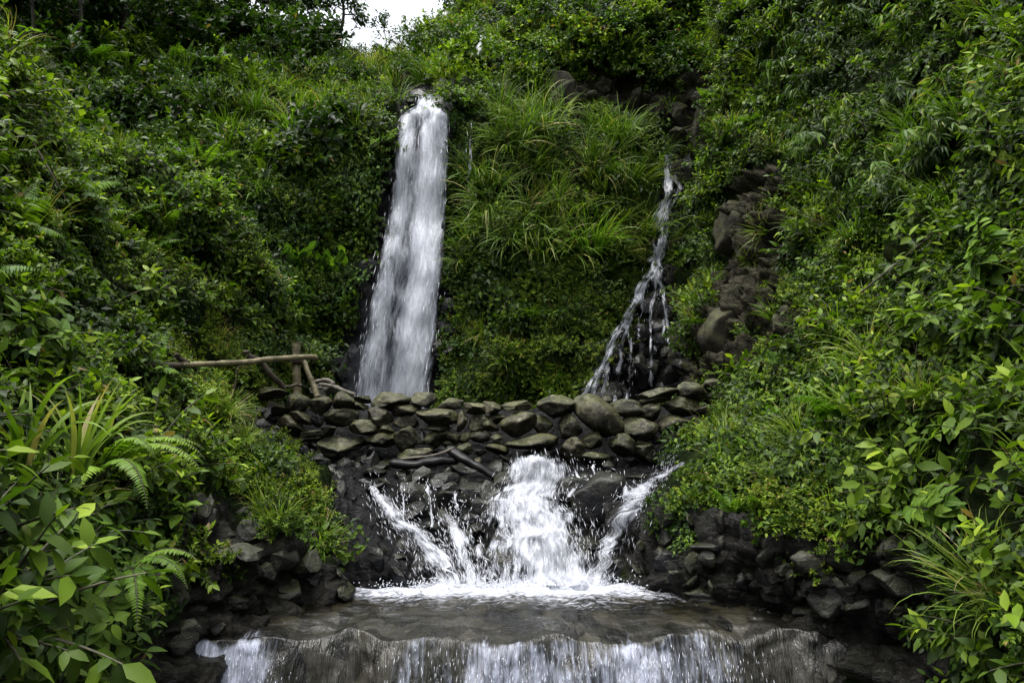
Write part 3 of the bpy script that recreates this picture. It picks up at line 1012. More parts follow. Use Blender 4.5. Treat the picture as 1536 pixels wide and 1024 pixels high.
R_RB = [(850, 690), (1062, 678), (1015, 745), (980, 800), (962, 900), (850, 900)]
R_SLX = [(335, 582), (475, 585), (520, 640), (560, 900), (500, 890), (478, 770), (428, 700), (350, 645)]
ROCKS_EX = [R_RB, R_SLX, R_FALL, R_TRICK, R_CLIFF, R_UPROCK, R_SLAB, R_LEFTROCK, R_RIGHTROCK]
G_LEDGE = [(330, 140), (440, 100), (655, 85), (655, 150), (600, 190), (560, 250), (470, 235), (430, 300), (360, 330), (330, 260)]
G_CLIMB = [(425, 250), (470, 235), (600, 190), (575, 300), (530, 470), (490, 560), (400, 560), (400, 330)]
G_IVY = [(672, 160), (716, 165), (712, 400), (700, 640), (655, 640), (668, 400)]
G_CGRASS = [(716, 165), (820, 150), (900, 180), (1000, 195), (1000, 260), (985, 400), (860, 385), (760, 400), (700, 400), (710, 300)]
G_CMOSS = [(655, 400), (985, 400), (960, 430), (890, 540), (870, 650), (650, 650)]
G_TOP = [(625, -40), (1110, -200), (1110, 90), (1060, 110), (980, 140), (900, 110), (815, 120), (720, 165), (660, 150), (625, 110)]
G_HILL = [(-200, -200), (625, -60), (640, 85), (440, 100), (330, 140), (330, 300), (400, 330), (400, 620), (-200, 620)]

pr = plant_region
pr('hillside', None, [('carpet', 1, 1.35)], 5, 0.55, ROCKS_EX, {}, 'hillside', 81, upw=0.4)
pr('left_bank', None, [('carpet', 1, 0.85)], 5, 0.36, ROCKS_EX, {}, 'left_bank', 82)
pr('right_bank', None, [('carpet', 1, 0.85)], 5, 0.36, ROCKS_EX, {}, 'right_bank', 83)
# --- back hillside
pr('hillside', G_HILL, [('dark_shrub', 5, 1.0), ('far_shrub', 3, 0.9), ('fern', 1.2, 1.3), ('grass_long', 1.3, 0.8), ('feathery', 1, 1.2)], 7.0, 0.5, ROCKS_EX,
   {'dark_shrub': (0.3, 'shrub', 'shrub', 'dark green shrub in the shaded growth of the upper left hillside', 'shrubs on the shaded upper left hillside'),
    'fern': (0.6, 'fern', 'fern', 'arching green fern among dark shrubs on the upper left hillside', 'ferns on the upper left hillside'),
    'grass_long': (0.6, 'grass_tussock', 'grass', 'tuft of long grass among dark shrubs on the upper left hillside', 'grass tufts on the upper left hillside')},
   'hillside', 1, dtint=-0.12)  # negative dtint paints the shade of this hillside into the leaf colour
pr('hillside', G_LEDGE, [('grass_long', 4, 0.8), ('far_shrub', 4, 0.8), ('feathery', 2, 1.0), ('dry_grass', 1.2, 1.1), ('dark_shrub', 2, 0.8)], 6.5, 0.45, ROCKS_EX,
   {'grass_long': (0.5, 'grass_tussock', 'grass', 'tuft of long grass on the ledge left of the waterfall top', 'grass tufts on the ledge left of the waterfall'),
    'far_shrub': (0.4, 'shrub', 'shrub', 'green shrub among the grass left of the waterfall top', 'shrubs on the ledge left of the waterfall')}, 'ledge', 2)
pr('hillside', G_CLIMB, [('dark_shrub', 3, 0.7), ('ivy', 4, 0.9), ('small_leaf', 3, 1.0), ('far_shrub', 2, 0.6), ('feathery', 1, 0.8)], 7.0, 0.42, ROCKS_EX,
   {'dark_shrub': (0.4, 'shrub', 'shrub', 'dark shrub clinging to the cliff left of the tall waterfall', 'shrubs on the cliff left of the waterfall')}, 'climbers', 3, upw=0.35)
pr('hillside', G_IVY, [('ivy', 6, 0.62), ('mossy', 1.2, 1.2)], 7.0, 0.32, (), {}, 'ivy', 4, upw=0.3, dtint=0.05)
pr('hillside', G_CGRASS, [('grass_long', 6, 0.95), ('far_shrub', 2.2, 0.8), ('dry_grass', 0.8, 1.2), ('feathery', 3, 1.1)], 6.0, 0.42, [R_TRICK, R_UPROCK],
   {'grass_long': (0.5, 'grass_tussock', 'grass', 'tuft of long arching grass on the slope between waterfall and side cascade', 'grass tufts between the waterfall and the side cascade')},
   'central_grass', 5, upw=0.45, dtint=0.0)
pr('hillside', G_CMOSS, [('feathery', 5, 0.75), ('mossy', 4, 1.6), ('small_leaf', 2, 0.9), ('grass_short', 1.5, 1.1)], 8.0, 0.36, [R_FALL],
   {'feathery': (0.12, 'creeping_fern', 'fern', 'small feathery fern hanging on the mossy slope right of the waterfall', 'small ferns on the mossy slope right of the waterfall')},
   'moss_slope', 6, upw=0.25, dtint=0.02)
pr('hillside', G_TOP, [('far_shrub', 7, 1.0), ('dark_shrub', 3, 1.0), ('grass_long', 1.2, 0.8), ('feathery', 1, 1.1)], 7.5, 0.5, [R_UPROCK],
   {'far_shrub': (0.4, 'shrub', 'shrub', 'bright leafy shrub on the hilltop right of the waterfall', 'shrubs on the hilltop right of the waterfall'),
    'dark_shrub': (0.4, 'shrub', 'shrub', 'dark overhanging shrub above the bare rock right of the waterfall', 'dark shrubs above the bare rock')}, 'hilltop', 7, dtint=0.12)
pr('hillside', R_UPROCK, [('grass_short', 3, 1.2), ('far_shrub', 2, 0.5)], 0.55, 0.4, (), {}, 'hilltop', 71)
pr('hillside', R_TRICK, [('mossy', 3, 1.1), ('feathery', 2, 0.6), ('grass_short', 1.5, 1.0)], 0.8, 0.36, (), {}, 'moss_slope', 72, upw=0.4)

for k_, (uu, sz) in enumerate(((330, 1.5), (352, 1.3), (376, 1.6), (400, 1.4), (424, 1.6), (448, 1.3), (470, 1.5), (492, 1.2), (300, 1.5), (270, 1.5), (235, 1.5), (200, 1.6), (160, 1.6), (120, 1.6), (80, 1.6), (40, 1.6), (0, 1.6))):
    rr = np.random.default_rng(3000 + k_)
    pz = P(uu, np.interp(uu, [0, 300, 400, 520], [25, 45, 62, 66]), np.interp(uu, [0, 300, 520], [18.5, 21, 22]))
    o = link('shrub', proto_mesh('dark_shrub', k_ % 4, 'shrub'))
    o.matrix_world = Matrix(frame(np.array([0, -0.2, 1]), rr.uniform(0, 6), sz * 1.25, pz).tolist())
    o.color = (0.8, 0.8, 0.8, 1)
    tag(o, 'big dark shrub under the skyline trees at the upper left', 'shrub', 'shrubs under the skyline trees')
rr = np.random.default_rng(77)
for k_ in range(46):
    for tries in range(20):
        uu, vv = rr.uniform(0, 640), rr.uniform(60, 330)
        if pip(np.array(uu), np.array(vv), G_HILL) or (pip(np.array(uu), np.array(vv), G_LEDGE) and rr.uniform() < 0.5):
            break
    h_ = hit(uu, vv, ('hillside',))
    if h_ is None:
        continue
    kd = 'dark_shrub' if rr.uniform() < 0.6 else 'far_shrub'
    o = link('shrub', proto_mesh(kd, k_ % 4, 'shrub'))
    o.matrix_world = Matrix(frame(norm(np.array([0, -0.3, 1]) + rr.normal(size=3) * 0.15), rr.uniform(0, 6), rr.uniform(1.5, 2.4), np.array(h_[0])).tolist())
    b_ = rr.uniform(0.45, 0.95)
    o.color = (b_, b_, b_ * 0.95, 1)  # dimmed colour stands in for the upper left shade
    tag(o, 'large bushy shrub standing above the undergrowth of the upper left hillside', 'shrub', 'large shrubs on the upper left hillside')
# --- left bank
B_BIG = [(-300, 600), (180, 640), (290, 760), (300, 840), (200, 1150), (-300, 1150)]
B_RAIL = [(215, 480), (330, 470), (485, 490), (490, 596), (400, 606), (330, 606), (225, 580)]
B_MOSS = [(300, 600), (420, 600), (500, 700), (525, 800), (520, 900), (400, 800), (280, 740)]
pr('left_bank', None, [('bank_shrub', 6, 1.0), ('small_leaf', 4, 1.15), ('broad', 2.5, 0.8), ('opposite', 0.7, 0.75), ('dry_grass', 0.35, 0.8), ('fern', 1.0, 1.0), ('grass_short', 1.2, 1.2), ('feathery', 1.5, 0.8)], 9.0, 0.36, ROCKS_EX + [B_BIG, B_MOSS, B_RAIL],
   {'bank_shrub': (0.4, 'shrub', 'shrub', 'bright leafy shrub on the slope left of the bamboo railing', 'shrubs on the left bank'),
    'fern': (0.8, 'fern', 'fern', 'green fern among bushes on the left bank', 'ferns on the left bank'),
    'broad': (0.4, 'broadleaf_plant', 'plant', 'broad-leaved plant among bushes on the left bank', 'broad-leaved plants on the left bank')}, 'left_bank', 8, dtint=0.02)
pr('left_bank', B_BIG, [('broad', 4, 1.0), ('bank_shrub', 3, 0.9), ('opposite', 2.0, 0.8), ('grass_short', 1, 1.2), ('strap', 0.6, 0.8)], 7.5, 0.34, [R_LEFTROCK],
   {'opposite': (0.8, 'broadleaf_plant', 'plant', 'plant with paired veined leaves in the lower left corner', 'veined plants in the lower left corner'),
    'strap': (0.8, 'strap_leaf_plant', 'plant', 'strap-leaved plant in the foreground growth on the left', 'strap-leaved plants on the left')}, 'left_front', 9)
pr('left_bank', B_MOSS, [('mossy', 5, 1.1), ('grass_short', 2.5, 0.8), ('small_leaf', 3, 0.75)], 8.0, 0.24, [R_SLAB, R_LEFTROCK, B_RAIL, R_SLX],
   {'grass_short': (0.5, 'grass_tussock', 'grass', 'bright short grass tuft on the mossy bank below the railing', 'grass tufts on the mossy left bank')}, 'left_moss', 10, dtint=0.10)
pr('left_bank', B_RAIL, [('mossy', 5, 0.8), ('small_leaf', 3, 0.5), ('grass_short', 2, 0.6)], 7.0, 0.2, [R_SLAB, R_SLX], {}, 'left_moss', 77, dtint=0.26)
pr('left_bank', R_LEFTROCK, [('mossy', 4, 0.8), ('small_leaf', 2, 0.6), ('grass_short', 1, 0.8)], 0.55, 0.2, (), {}, 'left_moss', 73, dtint=-0.05)
pr('left_bank', R_SLX, [('mossy', 5, 0.5), ('grass_short', 1, 0.35), ('small_leaf', 1, 0.35)], 3.5, 0.11, [R_SLAB], {}, 'left_moss', 78, dtint=0.05)
pr('left_bank', R_SLAB, [('mossy', 4, 0.5), ('grass_short', 1, 0.5)], 0.16, 0.2, [[(540, 740), (760, 740), (760, 920), (540, 920)]], {}, 'left_moss', 74)

# --- right bank
C_BAM = [(1180, 20), (1480, 20), (1480, 330), (1330, 340), (1200, 260), (1170, 120)]
C_BIG = [(1390, 330), (1700, 300), (1700, 1200), (1400, 1100), (1440, 900), (1330, 800), (1400, 600)]
C_MOSS = [(925, 700), (1080, 590), (1200, 600), (1260, 720), (1240, 800), (925, 830)]
pr('right_bank', None, [('bank_shrub', 5, 1.0), ('broad', 4, 0.85), ('small_leaf', 1.6, 1.1), ('creeper', 2, 1.0), ('opposite', 0.7, 0.75), ('dry_grass', 0.5, 0.8), ('fern', 0.6, 0.9), ('grass_short', 1.5, 1.2), ('grass_long', 0.8, 0.6)], 9.0, 0.36, ROCKS_EX + [C_BAM, C_BIG, C_MOSS],
   {'bank_shrub': (0.4, 'shrub', 'shrub', 'leafy shrub on the steep slope right of the dam', 'shrubs on the right bank'),
    'broad': (0.5, 'broadleaf_plant', 'plant', 'broad-leaved plant on the steep slope right of the dam', 'broad-leaved plants on the right bank'),
    'grass_long': (0.7, 'grass_tussock', 'grass', 'grass tuft among shrubs on the steep slope right of the dam', 'grass tufts on the right bank')}, 'right_bank', 11, dtint=-0.04)  # slight darkening of the leaves imitates weaker light toward the right
pr('right_bank', C_BAM, [('bamboo_grass', 4, 0.72), ('bank_shrub', 3, 0.9), ('grass_long', 2, 0.55), ('broad', 1, 0.7)], 7.5, 0.4, (),
   {'bamboo_grass': (0.6, 'bamboo_grass', 'grass', 'drooping narrow-leaved bamboo grass at the upper right', 'bamboo grass at the upper right')}, 'right_upper', 12, dtint=-0.13)  # upper right shade put into the leaf tint
pr('right_bank', C_BIG, [('broad', 4, 0.9), ('bank_shrub', 4, 0.9), ('opposite', 1.2, 0.75), ('grass_short', 1.4, 1.2), ('small_leaf', 1.5, 1.0)], 7.5, 0.34, [R_RIGHTROCK],
   {'opposite': (0.8, 'broadleaf_plant', 'plant', 'plant with paired veined leaves at the right edge', 'veined plants at the right edge'),
    'broad': (0.3, 'broadleaf_plant', 'plant', 'broad-leaved plant in the dense growth at the right edge', 'broad-leaved plants at the right edge')}, 'right_front', 13, dtint=-0.10)  # leaf tint lowered to paint in the dimmer light at the right edge
pr('right_bank', C_MOSS, [('mossy', 5, 1.0), ('small_leaf', 4, 0.9), ('creeper', 3, 0.7), ('grass_short', 2, 1.1), ('fern', 0.8, 0.6)], 8.0, 0.24, [R_RIGHTROCK, R_CLIFF, R_RB],
   {'grass_short': (0.4, 'grass_tussock', 'grass', 'short grass tuft on the mossy bank right of the cascade', 'grass tufts on the mossy right bank'),
    'fern': (0.8, 'fern', 'fern', 'small fern on the mossy bank right of the cascade', 'small ferns on the mossy right bank')}, 'right_moss', 14, dtint=0.06)
pr('right_bank', R_CLIFF, [('mossy', 3, 1.0), ('small_leaf', 2, 0.8), ('grass_short', 1.5, 1.0)], 1.5, 0.3, (), {}, 'right_bank', 75, upw=0.4)
pr('right_bank', R_RIGHTROCK, [('mossy', 4, 0.7), ('small_leaf', 2, 0.6), ('grass_short', 1.5, 0.9), ('creeper', 1, 0.5)], 0.7, 0.2, (), {}, 'right_moss', 76)

SLAB = {'hillside': 'mass of dark undergrowth covering the upper left hillside', 'ledge': 'thick undergrowth on the ledge left of the waterfall top', 'climbers': 'dense climbers hanging on the cliff left of the waterfall',
        'ivy': 'dark ivy curtain along the right edge of the waterfall', 'central_grass': 'long grass covering the slope between waterfall and side cascade', 'moss_slope': 'fine mossy growth on the slope right of the waterfall',
        'hilltop': 'bright undergrowth on the hilltop right of the waterfall', 'left_bank': 'dense leafy undergrowth on the left bank', 'left_front': 'large-leaved undergrowth in the lower left corner',
        'left_moss': 'mossy ground cover on the bank below the bamboo railing', 'right_bank': 'dense leafy undergrowth on the steep right bank', 'right_upper': 'drooping undergrowth at the upper right',
        'right_front': 'large-leaved undergrowth along the right edge', 'right_moss': 'mossy ground cover on the bank right of the cascade'}
merged = {}
for (st, kind), mb in STUFF.items():
    merged.setdefault(st, []).append((kind, mb))
for st, lst in merged.items():
    big = MB()
    mats = []
    for kind, mb in lst:
        pm = PROTO[kind][1]
        V, T, U = mb.arrays()
        big.V.append(V)
        big.T.append(T)
        big.U.append(U)
        for Fx, m in mb.F:
            mt = pm[m]
            if mt not in mats:
                mats.append(mt)
            big.F.append((Fx + big.n, mats.index(mt)))
        big.n += len(V)
    # group faces of equal size for speed
    by = {}
    for Fx, m in big.F:
        by.setdefault((Fx.shape[1], m), []).append(Fx)
    big.F = [(np.concatenate(v), m) for (k_, m), v in by.items()]
    nm = 'ivy' if st == 'ivy' else 'grass' if st == 'central_grass' else 'moss' if st in ('moss_slope', 'left_moss', 'right_moss') else 'undergrowth'
    o = link(nm, big.mesh(nm, mats))
    tag(o, SLAB[st], 'ground cover', kind='stuff')
print('COUNTS', COUNT, {k: v.n for k, v in STUFF.items()})

# ------------------------------------------------------------------ featured plants
def place(u, v, off=0.0, names=('hillside', 'left_bank', 'right_bank')):
    h = hit(u, v, names)
    return np.array(h[0]) + np.array(h[1]) * off, np.array(h[1])


def split_plant(name, mb, mats, label, cat, M, partname='foliage', group=None):
    """thing > stem, foliage"""
    e = bpy.data.objects.new(name, None)
    COL.objects.link(e)
    e.matrix_world = Matrix(M.tolist())
    e.empty_display_size = 0.1
    tag(e, label, cat, group)
    for mi, pn in ((0, partname), (1, 'stem')):
        sub = MB()
        V, T, U = mb.arrays()
        fs = [F for F, m in mb.F if m == mi]
        if not fs:
            continue
        for F in fs:
            ids, inv = np.unique(F, return_inverse=True)
            sub.add(V[ids], inv.reshape(F.shape), T[ids], 0, U[ids])
        link(pn, sub.mesh(pn, [mats[mi]]), e)
    return e


def camward(p, n=None, upw=0.5):
    """axis leaning out of the slope"""
    return norm(n * (1 - upw) + np.array([0, 0, upw]))


def frond_plant(label, u, v, fr, Lf, seed, plen=0.1, npin=30, tint=0.5, tpl=MIDNARROW, lift=0.02):
    """foreground fern: every frond a part, its azimuths given (0 = to the right, 90 = away)"""
    p, n = place(u, v, lift)
    e = bpy.data.objects.new('fern', None)
    COL.objects.link(e)
    e.location = p
    e.empty_display_size = 0.1
    tag(e, label, 'fern')
    r = np.random.default_rng(seed)
    for az, l, el, k in fr:
        mb = MB()
        frond(mb, np.zeros(3), math.radians(az), Lf * l, math.radians(el), k, npin, plen, r, tpl, tint + r.normal() * 0.08, 0, 0.005)
        link('frond', mb.mesh('frond', [FERN, STEM]), e)
    return e


PIN = leaf_n(5, 0.15, 0.25, 0.05)
frond_plant('large bright fern arching over the stream in the lower left corner', 130, 770, [(-20, 1.0, 48, 1.9), (-5, 0.9, 60, 2.1), (-45, 1.0, 35, 1.9), (-75, 0.85, 30, 1.7), (15, 0.8, 62, 1.9), (-100, 0.7, 40, 1.9), (-130, 0.6, 60, 1.7), (-30, 0.75, 72, 2.4)], 0.95, 3, 0.09, 36, 0.75, PIN, 0.22)
frond_plant('drooping fern with long narrow fronds hanging over the left bank rocks', 150, 880, [(-60, 1.0, 20, 1.6), (-85, 0.9, 10, 1.5), (-30, 0.8, 40, 1.9), (-110, 0.8, 30, 1.7), (-10, 0.7, 50, 1.8)], 0.72, 4, 0.065, 32, 0.6, PIN, 0.15)
frond_plant('feathery fern standing out on the upper left slope', 300, 265, [(a, 1, 60, 1.3) for a in range(0, 360, 40)], 1.1, 5, 0.16, 22, 0.6)
frond_plant('long fern frond arching over the grass on the upper left hillside', 130, 100, [(-10, 1.0, 30, 1.1), (-30, 0.8, 40, 1.3), (160, 0.8, 40, 1.2), (200, 0.7, 50, 1.3)], 1.6, 6, 0.2, 26, 0.5)

p, n = place(62, 740, 0.3)
split_plant('strap_leaf_plant', grass(15, 0.75, 0.02, 301, 0.75, 0.08, 0.5, 12, 66), [GRASS], 'tall strap-leaved plant with upright blades above the large fern', 'plant', frame(camward(p, n, 0.85), 0.3, 0.8, p), 'blades')
for u, v, s, sd, lab in ((40, 880, 0.8, 311, 'plant with large oval veined leaves beneath the large fern'), (95, 960, 0.8, 312, 'plant with hanging veined leaves at the bottom left edge of the stream bank'),
                         (185, 900, 0.75, 313, 'young plant with two large smooth oval leaves below the drooping fern'), (1440, 770, 0.85, 314, 'plant with pale pointed leaf pairs above the rocks on the right'),
                         (1500, 420, 0.95, 315, 'plant with large pointed drooping leaves at the right edge halfway up'), (1490, 170, 0.95, 316, 'plant with long light leaves at the right edge near the top'),
                         (1450, 985, 0.5, 317, 'low bright plant with small leaf pairs beside the lower fall on the right'), (1420, 930, 0.4, 318, 'small seedling with star-like leaves on the gravel right of the lower fall'),
                         (30, 520, 0.9, 319, 'broad drooping-leaved plant at the left edge halfway up')):
    p, n = place(u, v)
    split_plant('broadleaf_plant', opposite_plant(5, 0.5, 0.19, sd, HI if sd != 313 else HIROUND, 0.55), [LEAF_BIG, STEM], lab, 'plant', frame(camward(p, n, 0.45), sd, s, p))
for u, v, s, sd, lab in ((930, 385, 0.75, 321, 'yellow-green tuft of drooping grass above the side cascade'), (715, 330, 0.8, 322, 'pale reed-like grass fanning out from the slope right of the waterfall'),
                         (1395, 620, 0.5, 323, 'spiky green grass tuft among broad leaves on the right bank'), (1515, 890, 0.26, 324, 'bright grass tuft drooping over the gravel at the right edge'),
                         (360, 670, 0.32, 325, 'light green grass tuft spilling over the rocks below the dam on the left'), (330, 630, 0.45, 326, 'bright grass tuft left of the scree below the dam')):
    p, n = place(u, v, 0.03)
    o = link('grass_tussock', grass(130, 1.0, 0.009, sd, 1.3, 0.15, 0.55).mesh('grass_tussock', [GRASS]))
    o.matrix_world = Matrix(frame(camward(p, n, 0.5), 0, s, p).tolist())
    tag(o, lab, 'grass')
# large-leaved climber on the cliff
p, n = place(465, 365, 0.62)
r = np.random.default_rng(5)
mb = MB()
nl = 62
pos = np.stack([r.uniform(-0.55, 0.55, nl), r.uniform(-0.6, 0.6, nl), r.uniform(0, 0.25, nl)], -1)
inst(mb, HI, pos, np.stack([r.normal(size=nl) * 0.5, -1 + r.normal(size=nl) * 0.3, r.uniform(0, 0.5, nl)], -1), np.array([0, 0.3, 1]) + r.normal(size=(nl, 3)) * 0.25, r.uniform(0.2, 0.32, nl), 0.36 + r.normal(size=nl) * 0.2)
tube(mb, [(0, -0.6, 0.05), (0.1, -0.2, 0.08), (-0.05, 0.2, 0.08), (0.05, 0.7, 0.05)], 0.012, 5, 1)
split_plant('climber', mb, [LEAF_BIG, STEM], 'large-leaved climber hanging on the cliff left of the waterfall', 'climber', frame(n, 0, 1, p, norm(np.array([0, 0, 1.0]) - n * n[2])))

for u, v, s_, sd, lb in ((25, 790, 0.85, 331, 'strap-leaved plant with broad arching blades at the left edge'), (115, 705, 0.7, 332, 'smaller strap-leaved plant with arching blades right of the tall one')):
    p, n = place(u, v, 0.28)
    split_plant('strap_leaf_plant', grass(18, 0.8, 0.022, sd, 1.1, 0.08, 0.42, 12, 60), [GRASS], lb, 'plant', frame(camward(p, n, 0.8), 0.3, s_, p), 'blades')
# bare stems and twigs
for pts, rad, lab in (([(15, 165, 7.0), (50, 215, 6.9), (80, 265, 6.8), (110, 320, 6.9)], 0.012, 'dark bare stem leaning across the leaves at the left edge'),
                      ([(1290, 440, 7.2), (1345, 395, 7.0), (1400, 350, 7.0)], 0.010, 'thin dry twig poking out of the shrubs on the right'),
                      ([(1270, 790, 5.7), (1310, 800, 5.6), (1345, 830, 5.5), (1360, 850, 5.5)], 0.006, 'thin arching stem hanging above the rocks on the right')):
    mb = MB()
    c = catmull(np.array([P(*q) for q in pts]), 14)
    tube(mb, c, np.linspace(rad, rad * 0.4, 14), 6)
    tag(link('twig', mb.mesh('twig', [DEADWOOD])), lab, 'twig')

# ------------------------------------------------------------------ trees on the skyline
def tree(u, v, Yd, H, seed, label, lean=0.0, mat=LEAF_DARK, nleaf=1700, crown=0.42, rad=0.07, ls=0.15, group=None, open_=1.0):
    r = np.random.default_rng(seed)
    e = bpy.data.objects.new('tree', None)
    COL.objects.link(e)
    e.location = P(u, v, Yd)
    tag(e, label, 'tree', group)
    tr, cr = MB(), MB()
    t = np.linspace(0, 1, 10)
    px = lean * H * t ** 1.4 + 0.05 * H * np.sin(t * 5 + seed)
    pts = np.stack([px, 0.03 * H * np.cos(t * 4 + seed), H * 0.85 * t - 0.3], -1)
    tube(tr, pts, np.linspace(rad, rad * 0.25, 10), 8)
    tips = []
    for b in range(13):
        tb = r.uniform(0.3, 1.0)
        s = np.array([np.interp(tb, t, pts[:, c]) for c in range(3)])
        az = r.uniform(0, 6.28)
        l = H * crown * r.uniform(0.5, 1) * (1.15 - 0.5 * tb)
        d = norm(np.array([math.cos(az), math.sin(az), r.uniform(0.0, 0.9)]))
        q = s + d * l * np.linspace(0, 1, 6)[:, None] + np.array([0, 0, 0.12 * l]) * (np.linspace(0, 1, 6) ** 2)[:, None]
        tube(tr, q, np.linspace(rad * 0.35, rad * 0.08, 6), 5)
        for tw in range(5):
            f = r.uniform(0.35, 1)
            s2 = s + d * l * f
            d2 = norm(d + rand_unit(1, r)[0] * 0.9)
            l2 = l * r.uniform(0.2, 0.45)
            q2 = s2 + d2 * l2 * np.linspace(0, 1, 4)[:, None]
            tube(tr, q2, np.linspace(rad * 0.1, rad * 0.04, 4), 4)
            tips.append((s2, d2, l2))
    per = max(4, nleaf // len(tips))
    for s2, d2, l2 in tips:
        f = r.uniform(0.1, 1.1, per)
        pos = s2 + d2 * l2 * f[:, None] + r.normal(size=(per, 3)) * 0.10 * H * 0.35 * open_
        d = d2 + r.normal(size=(per, 3)) * 0.7 + np.array([0, 0, -0.5])
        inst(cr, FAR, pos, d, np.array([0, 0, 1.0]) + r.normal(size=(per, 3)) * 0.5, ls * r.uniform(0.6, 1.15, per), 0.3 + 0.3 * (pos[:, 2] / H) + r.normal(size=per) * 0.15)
    link('trunk', tr.mesh('trunk', [BARK]), e)
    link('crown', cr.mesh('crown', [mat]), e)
    return e


tree(505, 70, 22, 2.9, 401, 'dark tree with a bare leaning trunk against the white sky left of the gap', 0.02, LEAF_DARK, 1500, 0.36, 0.07)
tree(575, 72, 21.5, 1.3, 402, 'small twiggy sapling in the sky gap above the waterfall', 0.05, LEAF_DARK, 380, 0.4, 0.02, 0.10)
tree(618, 66, 21.5, 1.15, 412, 'low leafy sapling at the right side of the sky gap', -0.1, LEAF, 420, 0.45, 0.02, 0.10)
tree(445, 70, 22.5, 3.2, 403, 'dense dark tree at the left side of the sky gap', 0.0, LEAF_DARK, 2300, 0.45, 0.08)
tree(385, 75, 22, 3.3, 404, 'broad dark tree on the skyline left of the waterfall', 0.05, LEAF_DARK, 2300, 0.45)
tree(320, 60, 21.5, 3.4, 405, 'dark tree with thin pale trunk on the upper left ridge', -0.04, LEAF_DARK, 2300, 0.45)
tree(245, 50, 20.5, 3.4, 406, 'dark tree with slanting trunk in the shade of the upper left ridge', 0.08, LEAF_DARK, 2300, 0.45, 0.06)
tree(180, 60, 19.5, 3.2, 407, 'slender dark tree near the upper left corner', 0.02, LEAF_DARK, 2200, 0.45, 0.05)
tree(110, 60, 18.5, 3.0, 408, 'bushy dark tree near the upper left corner', -0.03, LEAF_DARK, 2300, 0.48)
tree(40, 50, 18, 3.0, 409, 'dark tree in the very corner at the upper left', 0.03, LEAF_DARK, 2300, 0.48)
tree(690, 40, 27, 3.0, 410, 'distant grey-green tree behind the right side of the sky gap', -0.05, LEAF_DARK, 1300, 0.5, 0.08, 0.17)
tree(760, 10, 24, 2.8, 411, 'bushy green tree on the hilltop right of the sky gap', 0.0, LEAF, 2400, 0.5)

# ------------------------------------------------------------------ rocks
import bmesh
ICO = {}


def ico(sub):
    if sub not in ICO:
        bm = bmesh.new()
        bmesh.ops.create_icosphere(bm, subdivisions=sub, radius=1.0)
        V = np.array([q.co[:] for q in bm.verts])
        F = np.array([[q.index for q in f.verts] for f in bm.faces])
        bm.free()
        ICO[sub] = (V, F)
    return ICO[sub]


def rock_mesh(name, size, seed, mat, cuts=9, sub=4, rough=0.05, round_=0.82, strata=0.0, lo_=0.6):
    r = np.random.default_rng(seed)
    V, F = ico(sub)
    V = V.copy()
    V *= (1 + 0.16 * fbm(V * 1.1 + seed * 3.7, 2, seed))[:, None]
    for k in range(cuts):
        nrm = rand_unit(1, r)[0]
        dcut = r.uniform(lo_, 0.9) * round_ / 0.82
        e = V @ nrm - dcut
        V = V - np.maximum(e, 0)[:, None] * nrm * 0.96
    V *= (1 + rough * fbm(V * 2.6 + seed, 4, seed + 5) + 0.35 * rough * np.abs(fbm(V * 9 + seed, 2, seed + 9)))[:, None]
    if strata:
        V += (strata * np.round(fbm(V * np.array([0.7, 0.7, 5]) + seed, 2, seed) * 4) / 4)[:, None] * norm(V)
    V = V / np.abs(V).max(0) * (np.asarray(size) / 2)
    mb = MB()
    mb.add(V, F)
    return mb.mesh(name, [mat])


ORD = ['first', 'second', 'third', 'fourth', 'fifth', 'sixth', 'seventh', 'eighth', 'ninth', 'tenth', 'eleventh', 'twelfth', 'thirteenth', 'fourteenth', 'fifteenth', 'sixteenth', 'seventeenth', 'eighteenth',
       'nineteenth', 'twentieth', 'twenty-first', 'twenty-second', 'twenty-third', 'twenty-fourth', 'twenty-fifth', 'twenty-sixth', 'twenty-seventh', 'twenty-eighth', 'twenty-ninth', 'thirtieth', 'thirty-first', 'thirty-second']
